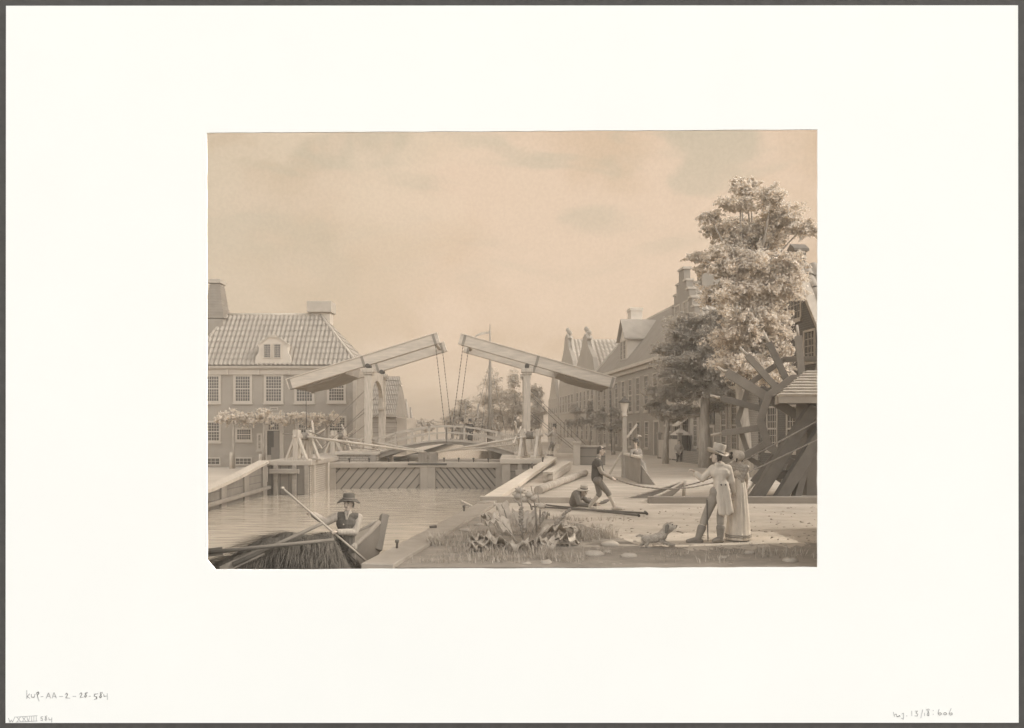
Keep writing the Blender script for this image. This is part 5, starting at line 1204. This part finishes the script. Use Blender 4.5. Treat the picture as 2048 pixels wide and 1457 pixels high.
mb = MB(); a_, b_, c_ = V(hull(.02)(.80, 0)), V(hull(.02)(.80, 1)), V(hull(.02)(.995, .5)); c_ = tipz+ZZ*.02
mb.prism([a_+ZZ*.04, V(hull(.02)(.9, 0))+ZZ*.04, c_, V(hull(.02)(.9, 1))+ZZ*.04, b_+ZZ*.04], (0, 0, -.05)); mb.build('foredeck', M('boat_trim', .36, .15, 3), t)
mb = MB(); mb.beam(V(hull(.07)(.72, .06)), V(hull(.07)(.72, .94)), .3, .05); mb.build('thwart', rb_, t)
reed = M('dark_reeds', .045, .4, 3, bump=.4); reed2 = M('reed_stalks', .085, .5, 30, bump=0)
def moundz(u, v):   # u along the heap 0..1, v across -1..1
    s_ = min(1, max(0, (u-.3)/.46)); s_ = s_*s_*(3-2*s_)
    return -.95+(.5+.8*s_-.05*abs(math.sin(u*9)))*(1-abs(v)**2.6)*min(1, (1-u)*7+.15)
def mound(u, v):
    vv = v*2-1; x = -7.6+5.05*u; return V((x, 12.75+.28*u+vv*.88+.05*math.sin(u*31+vv*4), moundz(u, vv)+.03*math.sin(u*43+vv*11)))
hp = thing('reed_heap', 'heap of dark cut reeds spilling over the side of the boat', 'reeds', (-5, 12.8, -1))
mb = MB(); mb.grid(mound, 60, 30); mb.build('packed_reeds', reed, hp)
mb = MB()
for _ in range(15000):
    u, v = rnd(.02, 1), rnd(.03, .97); p = V(mound(u, v)); along_ = random.random() < max(.15, .85-u*.75)
    if along_: d1 = V((-1, rnd(-.5, .5), rnd(-.15, .22)))
    else: d1 = V((rnd(-.2, .55)*(1 if u > .75 else .5), -1 if v < .6 else 1, 0))
    d1.normalize(); l = rnd(.25, .6); pts = [p+V((0, 0, .02))]
    for i in range(3):
        q = pts[-1]+d1*l/3; 
        if not along_: d1 = (d1+V((0, 0, -.55))).normalized()
        else: d1 = (d1+V((0, 0, -.1))).normalized()
        pts.append(q)
    if min(q.y for q in pts) < 11.62: continue
    s_ = V((0, .3, 1)).cross(d1); s_ = (s_.normalized() if s_.length > .01 else V((1, 0, 0)))*rnd(.0025, .006)
    mb.add([pts[0]-s_, pts[0]+s_, pts[1]+s_, pts[1]-s_, pts[2]+s_*.8, pts[2]-s_*.8, pts[3]], [(0, 1, 2, 3), (3, 2, 4, 5), (5, 4, 6)])
mb.build('loose_reeds', reed2, hp)['kind'] = 'stuff'
for a, b, r, lab in ((W(466, 1130, 11.95), W(645, 1047, 12.6), .035, 'oar lying steeply across the reed heap'), (W(380, 1109, 11.9), W(668, 1080, 12.2), .032, 'long oar lying almost level across the reed heap')):
    mb = MB(); mb.tube([a, a.lerp(b, .5), b], [r*1.25, r, r*.85], 9); o_ = mb.build('oar', M('oar_wood', .12, .2, 6)); tag(o_, lab, 'oar', 'oars on the reed heap')
    mb = MB(); dd = (b-a).normalized(); mb.beam(a-dd*.2, a+dd*.5, .13, .03, up=(0, -1, 0)); mb.build('blade', M('oar_wood', .12, .2, 6), o_)
# 2 walking boy
f = Fig('boy in a dark jacket striding right, pulling the tow rope', (1208, 1021), 19.85, dict(head=(1201.5, 902), neck=(1197.5, 913.5), shL=(1194, 923, -.17), shR=(1196, 923, .17), elL=(1203, 945, -.2), wrL=(1222, 955.5, -.1), elR=(1204, 945, .18), wrR=(1224, 957, .05), pelvis=(1194, 956), hipL=(1195, 961, -.09), hipR=(1194, 961, .09), knL=(1216, 986, -.09), anL=(1229, 1013, -.09), toeL=(1243, 1018, -.1), knR=(1199, 988, .09), anR=(1180, 1012, .1), toeR=(1192, 1018.5, .1)), (1, -.25, -.12), voxel=.009)
f.body([('wrL', 'elL', 1, (1, .05, -.25), .9, (0, .3, -1)), ('wrR', 'elR', -1, (1, -.1, -.2), .9, (0, .3, -1))])
f.wear('shirt', shirt, f.sleeves(.066, .05, .95)+[('neck', 'neck', .066, .066)]); f.wear('jacket', coat_d, f.torso(.15, .158)+[('shL', f.J('shL').lerp(f.J('elL'), .35), .08, .075), ('shR', f.J('shR').lerp(f.J('elR'), .9), .082, .07)])
f.wear('breeches', trous, f.legs(.1, .12, .075)); f.wear('stockings', stocking, [('knL', 'anL', .068, .048), ('knR', 'anR', .068, .048)]); f.shoes(M('clog', .42, .12, 6), .048); f.hair(length=.07)
# 3 lying man
f = Fig('man in a hat lying on the ground on his front, propped on his elbow', (1165, 1014), 20.5, dict(head=(1168, 984, -.12), neck=(1160, 989, -.05), shL=(1154, 990, -.25), shR=(1156, 986, .18), elL=(1158, 1009, -.45), wrL=(1178, 1012, -.5), elR=(1176, 1004, .15), wrR=(1192, 1010, .0), pelvis=(1150, 1005, .3), hipL=(1150, 1007, .25), hipR=(1154, 1006, .45), knL=(1175, 1005, .75), anL=(1198, 1005, .95), toeL=(1212, 1004, 1.0), knR=(1178, 1003, .95), anR=(1204, 1002, 1.25), toeR=(1216, 1001, 1.3)), (.75, -.8, -.25), voxel=.011)
f.body([('wrL', 'elL', 1, (1, -.1, -.05), .4), ('wrR', 'elR', -1, (1, -.2, 0), .4)])
f.wear('coat', M('grey_brown_coat', .17, .15, 10), f.torso(.16, .17)+f.sleeves(.075, .055, .9)); f.wear('breeches', trous, f.legs(.1, .3, .07)); f.wear('stockings', stocking, [('knL', 'anL', .068, .048), ('knR', 'anR', .068, .048)]); f.shoes(); f.hair(); f.hat(hat_l, .18, .105, .13, (-.1, 0, 0), -.03, .06)
# 4 gentleman
gd_ = 14.3
f = Fig('man in a pale tailcoat and tall hat, seen from behind, pointing left with a cane', (1420, 1085), gd_, dict(head=(1433, 913), neck=(1439, 927), shL=(1426, 937, .06), shR=(1456, 937, -.02), elL=(1405, 958, .1), wrL=(1390.5, 947, .14), elR=(1463, 962, -.02), wrR=(1466, 985, .08), pelvis=(1441, 981), hipL=(1432, 985), hipR=(1450, 985), knL=(1411, 1034, .05), anL=(1397, 1075), toeL=(1376, 1083, -.03), knR=(1441, 1034), anR=(1441, 1074, -.05), toeR=(1428, 1082, -.1)), (-.92, .35, .02), voxel=.009)
f.body([('wrL', 'elL', -1, (-.6, .1, .8), .75, (-.9, 0, -.6)), ('wrR', 'elR', 1, (0, .3, -1), .5)])
def tails(mb):
    p = f.J('pelvis')
    for dx, e in ((-.06, (1441, 1027)), (-.02, (1447, 1029)), (.08, (1463, 1024)), (.045, (1457, 1028))): mb.cap(p+V((dx*.7, -.05, .12)), W(*e, gd_-.13), .092, .042, 12)
    mb.cap(f.J('neck')+V((-.035, 0, -.03)), f.J('neck')+V((.035, 0, -.03)), .066, .066)
f.wear('tailcoat', coat_l, f.torso(.142, .132)+f.sleeves(.076, .058, .92), tails, it=6)
mb = MB()
for px in (1442.5, 1451.5): mb.ell(W(px, 970, gd_-.205), (.016, .012, .016), n=8, m=6)
mb.build('coat_buttons', iron, f.t)
f.wear('breeches', M('grey_breeches_light', .28, .12, 10), f.legs(.105, .3, .075)); f.wear('stockings', stocking, [('knL', 'anL', .07, .052), ('knR', 'anR', .07, .052)]); f.shoes(M('boot_grey', .2, .2, 10), .055, .45)
f.hair(curls=16, length=.07); f.hat(hat_l, .21, .115, .2, (.3, -.05, .1), .07, .05, 1.08, .8)
mb = MB(); mb.tube([W(1414, 1000, gd_-.05), W(1416, 1083, gd_-.12)], [.014, .011], 8); o_ = mb.build('cane', timber_d); tag(o_, "thin walking cane standing between the man's boots", 'cane')
# 5 lady
f = Fig('lady in a pale high-waisted dress, shawl and bonnet, arm in arm with the man', (1474, 1078), 14.5, dict(head=(1476, 915), neck=(1476, 928), shL=(1463, 936, .05), shR=(1488, 937, .0), elL=(1460, 958, .06), wrL=(1466, 976, -.06), elR=(1493, 958, 0), wrR=(1492, 979, .04), pelvis=(1477, 982), hipL=(1471, 985), hipR=(1484, 985), knL=(1470, 1030), knR=(1485, 1030), anL=(1470, 1068), anR=(1486, 1068), toeL=(1466, 1076, .06), toeR=(1484, 1076, .08)), (-.55, .8, .0), voxel=.01, k=.95)
f.body([('wrL', 'elL', 1, None, .5), ('wrR', 'elR', -1, None, .4)])
w0_, gz_ = f.J('pelvis'), f.J('toeR').z-.02; top = (f.J('shL')+f.J('shR'))/2; wz_ = top.lerp(w0_, .45)
mb = MB(); H = wz_.z-gz_; mb.lathe((wz_.x, wz_.y, gz_), [(.23, 0), (.238, .02), (.225, .06), (.205, H*.3), (.175, H*.6), (.145, H*.85), (.118, H), (.1, H+.02)], 64, rip=.045, nr=15); mb.build('skirt', dress, f.t)
mb = MB()
for z in (.05, .085): mb.lathe((wz_.x, wz_.y, gz_+z), [(.232, 0), (.245, .01), (.232, .02)], 64, rip=.045, nr=15)
mb.build('hem_trim', M('hem_trim', .28, .2, 20), f.t)
f.wear('bodice', dress, f.torso(.13, .12)[:2]+[(top, wz_, .125, .12), ('shL', f.J('shL').lerp(f.J('elL'), .8), .072, .07), ('shR', f.J('shR').lerp(f.J('elR'), .8), .072, .07)])
def shawl(mb):
    for i in range(5): q = i/4; mb.cap(f.J('shL').lerp(wz_, q*.6)+V((-.03, -.05, .05-.02*i)), f.J('shR').lerp(wz_, q*.9)+V((.03, -.09, .02-.02*i)), .055, .05)
    mb.cap(f.J('neck')+V((-.06, 0, -.03)), f.J('neck')+V((.06, 0, -.03)), .065, .065)
f.wear('shawl', M('striped_shawl', .36, .3, 30), [], shawl, it=2); f.hair(curls=10)
def bonn(mb):
    c = f.J('head'); mb.ell(c+f.up*.03-f.look*.04, (.1, .1, .105)); mb.cap(c+f.up*.1+f.look*.04-f.right*.07, c+f.up*.1+f.look*.04+f.right*.07, .035); mb.cap(c+f.right*.09+f.up*.06+f.look*.03, c+f.right*.08-f.up*.06, .03); mb.cap(c-f.right*.09+f.up*.06+f.look*.03, c-f.right*.08-f.up*.06, .03)
f.wear('bonnet', straw, [], bonn); mb = MB(); c = f.J('head')
for i in range(9): mb.ell(c+V((-.11+rnd(-.035, .035), rnd(-.03, .06), .03+rnd(-.05, .06))), (.028, .028, .028), n=7, m=5)
mb.build('bonnet_flowers', coat_d, f.t); f.shoes(leather, .04)
# 6 woman at the screen
wd = 31.2
f = Fig('woman with a feathered bonnet leaning with folded arms on the plank screen', (1286, 962), wd, dict(head=(1271, 886), neck=(1272, 895), shL=(1263, 902, -.05), shR=(1280, 901, .1), elL=(1262, 914, -.25), wrL=(1270, 912.5, -.3), elR=(1283, 912, -.1), wrR=(1273, 911, -.25), pelvis=(1281, 927, .1), hipL=(1278, 930), hipR=(1285, 930, .1), knL=(1279, 944), knR=(1285, 944), anL=(1279, 958), anR=(1285, 958), toeL=(1276, 961, -.1), toeR=(1282, 961, -.1)), (-.5, -.9, -.1), voxel=.016, k=1.0)
f.body([('wrL', 'elL', 1, None, .3), ('wrR', 'elR', -1, None, .3)])
f.wear('bodice', M('grey_bodice', .25, .14, 8), f.torso(.14, .14)+f.sleeves(.07, .05, .9)); mb = MB(); p = f.J('pelvis'); z0 = f.J('toeL').z-.02; mb.lathe((p.x, p.y, z0), [(.33, 0), (.28, .3), (.2, .8), (.14, p.z-z0+.05)], 36, rip=.05, nr=11); mb.build('skirt', coat_m, f.t); f.hair(); f.hat(hat_m, .17, .105, .14, (.25, 0, 0), .04, .06)
mb = MB(); c = f.J('head'); mb.tube([c+V((.05, 0, .15)), c+V((.12, 0, .3)), c+V((.25, 0, .27))], [.03, .05, .02], 7); mb.build('feather', hat_l, f.t)
# 7, 8 two men on the bridge
for x0_, lab, hm, cm in ((924, 'left one of two men on the drawbridge, leaning and pointing left', hat_m, coat_m), (940, 'right one of two men on the drawbridge, standing in dark coat and hat', hat_m, coat_d)):
    lf_ = x0_ == 924
    f = Fig(lab, (x0_, 887), 54.6, dict(head=(x0_, 844), neck=(x0_, 848.5), shL=(x0_-5, 851), shR=(x0_+5, 851), elL=(x0_-10, 855, -.1) if lf_ else (x0_-7, 858), wrL=(x0_-15, 850, -.2) if lf_ else (x0_-4, 864, -.2), elR=(x0_+7, 858), wrR=(x0_+4, 864, -.15), pelvis=(x0_+1, 866), hipL=(x0_-2, 867), hipR=(x0_+3, 867), knL=(x0_-3, 877), knR=(x0_+3, 877), anL=(x0_-5 if lf_ else x0_-3, 885), anR=(x0_+4, 885), toeL=(x0_-8, 886.5, -.1), toeR=(x0_+2, 886.5, -.1)), (-.7, -.7, 0), 'men on the drawbridge', .022)
    f.body([('wrL', 'elL', 1, None, .2), ('wrR', 'elR', -1, None, .2)]); f.wear('coat', cm, f.torso(.17, .19)+f.sleeves(.085, .06)+[('pelvis', (f.J('knL')+f.J('knR'))/2, .19, .2)]); f.wear('breeches', coat_d, f.legs()); f.shoes(); f.hair(); f.hat(hm, .18, .11, .16)
# 9 winch man
f = Fig('man in shirt and hat hauling on the handspikes of the right winch', (1102, 912), 46.2, dict(head=(1109, 855), neck=(1107, 861), shL=(1102, 866, -.2), shR=(1110, 866, .2), elL=(1096, 872, -.2), wrL=(1091, 868, -.12), elR=(1112, 876, .1), wrR=(1103, 872, .0), pelvis=(1106, 886), hipL=(1104, 887, -.1), hipR=(1108, 887, .1), knL=(1099, 897, -.1), knR=(1105, 898, .1), anL=(1098, 909, -.1), anR=(1105, 909, .15), toeL=(1094, 911, -.12), toeR=(1100, 911, .15)), (-1, -.25, -.1), voxel=.018)
f.body([('wrL', 'elL', 1, None, .9), ('wrR', 'elR', -1, None, .9)]); f.wear('shirt', shirt, f.torso(.16, .16)+f.sleeves(.075, .05)); f.wear('breeches', trous, f.legs(.1, .3, .07)); f.wear('stockings', stocking, [('knL', 'anL', .07, .05), ('knR', 'anR', .07, .05)]); f.shoes(); f.hair(); f.hat(hat_m, .18, .11, .15)
# 10 person behind the garden wall
f = Fig('person in a pale top behind the low garden wall before the shop', (1358, 924), 48.3, dict(head=(1358, 884), neck=(1358, 888), shL=(1352, 892), shR=(1364, 892), elL=(1350, 899), wrL=(1353, 904, -.2), elR=(1366, 899), wrR=(1362, 904, -.2), pelvis=(1358, 906), hipL=(1355, 907), hipR=(1361, 907), knL=(1355, 915), knR=(1361, 915), anL=(1355, 922), anR=(1361, 922), toeL=(1353, 923.5, -.1), toeR=(1360, 923.5, -.1)), (-.8, -.6, 0), voxel=.022)
f.body([('wrL', 'elL', 1, None, .3), ('wrR', 'elR', -1, None, .3)]); f.wear('shirt', shirt, f.torso(.17, .16)+f.sleeves(.08, .06)); f.wear('trousers', coat_d, f.legs()); f.shoes(); f.hair()
# dog
dd_ = 13.62; P = lambda px, py, dy=0: W(px, py, dd_+dy)
t = thing('dog', 'small shaggy grey dog crouching playfully towards the couple, looking up', 'dog', P(1305, 1097)); mb = MB()
mb.cap(P(1291, 1077.5), P(1308, 1078), .072, .075, 14); mb.cap(P(1306, 1078), P(1324, 1072.5), .078, .088, 14); mb.cap(P(1325, 1070), P(1333, 1060), .08, .07, 12)
hd = P(1337, 1056); lk = V((.75, -.25, .35)).normalized(); rt = lk.cross(ZZ).normalized(); mb.ell(hd, (.094, .084, .092), None, 14, 10); mb.cap(hd+lk*.05-ZZ*.018, hd+lk*.115-ZZ*.03, .054, .042, 10); mb.cap(hd-lk*.0, hd-lk*.03+ZZ*.05, .03, .02)
for q in (-1, 1):
    mb.cap(hd+rt*q*.04+ZZ*.06, hd+rt*q*.05+ZZ*.09-lk*.02, .026, .012, 8)
for q, (kn, hk, pw) in ((-1, ((1291, 1086), (1282.5, 1089.5), (1279, 1096.5))), (1, ((1295, 1087), (1291, 1091.5), (1301, 1097.5)))):
    o = q*-.055; mb.cap(P(1289, 1078, o), P(*kn, o), .052, .035); mb.cap(P(*kn, o), P(*hk, o), .033, .022); mb.cap(P(*hk, o), P(*pw, o), .021, .019); mb.cap(P(*pw, o), P(*pw, o)+V((.045, 0, -.004)), .02, .018)
for q, (el, pw) in ((-1, ((1330, 1084.5), (1345, 1090.5))), (1, ((1322, 1083), (1337, 1088.5)))):
    o = q*-.055; mb.cap(P(1322, 1074, o), P(*el, o), .046, .028); mb.cap(P(*el, o), P(*pw, o), .026, .019); mb.cap(P(*pw, o), P(*pw, o)+V((.03, 0, -.003)), .021, .017)
mb.cap(P(1287, 1073), P(1279, 1070.5), .026, .022); mb.cap(P(1279, 1070.5), P(1273, 1073), .022, .012)
body = remesh(mb, .008, 2); body.v = [v+V((random.gauss(0, .0022), random.gauss(0, .0022), random.gauss(0, .0022))) for v in body.v]; bo = body.build('body', dogm, t)
for q in (-1, 1): m = MB(); m.ell(hd+lk*.078+rt*q*.038+ZZ*.028, (.009, .009, .009), n=8, m=6); m.build('eye', eye_m, bo)
for q in (-1, 1):
    m = MB(); e = hd+rt*q*.082+ZZ*.045-lk*.015; m.cap(e, e+rt*q*.03-ZZ*.1-lk*.015, .036, .026, 8); remesh(m, .008, 1).build('ear', M('dog_ear', .16, .3, 14), bo)
m = MB(); m.ell(hd+lk*.155-ZZ*.024, (.014, .014, .011), n=8, m=6); m.build('nose', eye_m, bo)
m = MB()
for _ in range(1500):
    p = random.choice(body.v); c_ = P(1308, 1078); o_ = (p-c_); dr = V((-.6, o_.y*3, -.5+o_.z)).normalized(); q_ = p+dr*rnd(.015, .045); s_ = V((0, .003, .003)); m.add([p-s_, p+s_, q_], [(0, 1, 2)])
m.build('shaggy_hair', dogm, bo)
# ================================================================ LIGHT, CAMERA
EL, AZ = 37.0, 9.0           # sun height; degrees the sun stands behind the picture's right-hand side
sd_ = V((math.cos(R(EL))*math.cos(R(AZ)), math.cos(R(EL))*math.sin(R(AZ)), math.sin(R(EL))))
sl = bpy.data.lights.new('sun', 'SUN'); sl.energy = SUN; sl.angle = R(1.2); sl.color = (1, .97, .91)
so = bpy.data.objects.new('sun', sl); col.objects.link(so); so.rotation_euler = sd_.to_track_quat('Z', 'Y').to_euler(); so.location = (20, 20, 30)
w = bpy.data.worlds.new('World'); scene.world = w; w.use_nodes = True; t = w.node_tree; bg = t.nodes['Background']
sk = nn(t, 'ShaderNodeTexSky', sky_type='NISHITA'); sk.sun_disc = False; sk.sun_elevation = R(EL); sk.sun_rotation = R(90-AZ); sk.dust_density = 3; sk.air_density = 1
hs = nn(t, 'ShaderNodeHueSaturation'); hs.inputs['Saturation'].default_value = .12
t.links.new(sk.outputs[0], hs.inputs['Color']); t.links.new(hs.outputs[0], bg.inputs[0]); bg.inputs[1].default_value = SKYW
hz_ = bpy.data.materials.new('haze'); hz_.use_nodes = True; t = hz_.node_tree; t.nodes.remove(t.nodes['Principled BSDF'])
pv = nn(t, 'ShaderNodeVolumePrincipled'); pv.inputs['Color'].default_value = (.90, .79, .65, 1); pv.inputs['Density'].default_value = HAZE; t.links.new(pv.outputs[0], t.nodes['Material Output'].inputs['Volume'])
mb = MB(); mb.box(-330, 330, -14, 660, -8.4, 19); tag(mb.build('haze', hz_), kind='stuff')
cam = bpy.data.cameras.new('camera'); co = bpy.data.objects.new('camera', cam); col.objects.link(co)
cam.sensor_fit = 'HORIZONTAL'; cam.sensor_width = 36; cam.lens = 36*F/2048; cam.shift_y = (HOR-728.5)/2048; cam.clip_end = 3000; cam.clip_start = .1
co.location = (0, 0, EYE); co.rotation_euler = (R(90), 0, 0); scene.camera = co
scene.render.engine = 'CYCLES'; scene.cycles.max_bounces = 6; scene.cycles.diffuse_bounces = 3
scene.view_settings.view_transform = 'Standard'; scene.view_settings.look = 'None'; scene.view_settings.exposure = EXPO; scene.view_settings.gamma = 1
scene.render.resolution_x, scene.render.resolution_y = 1024, 728
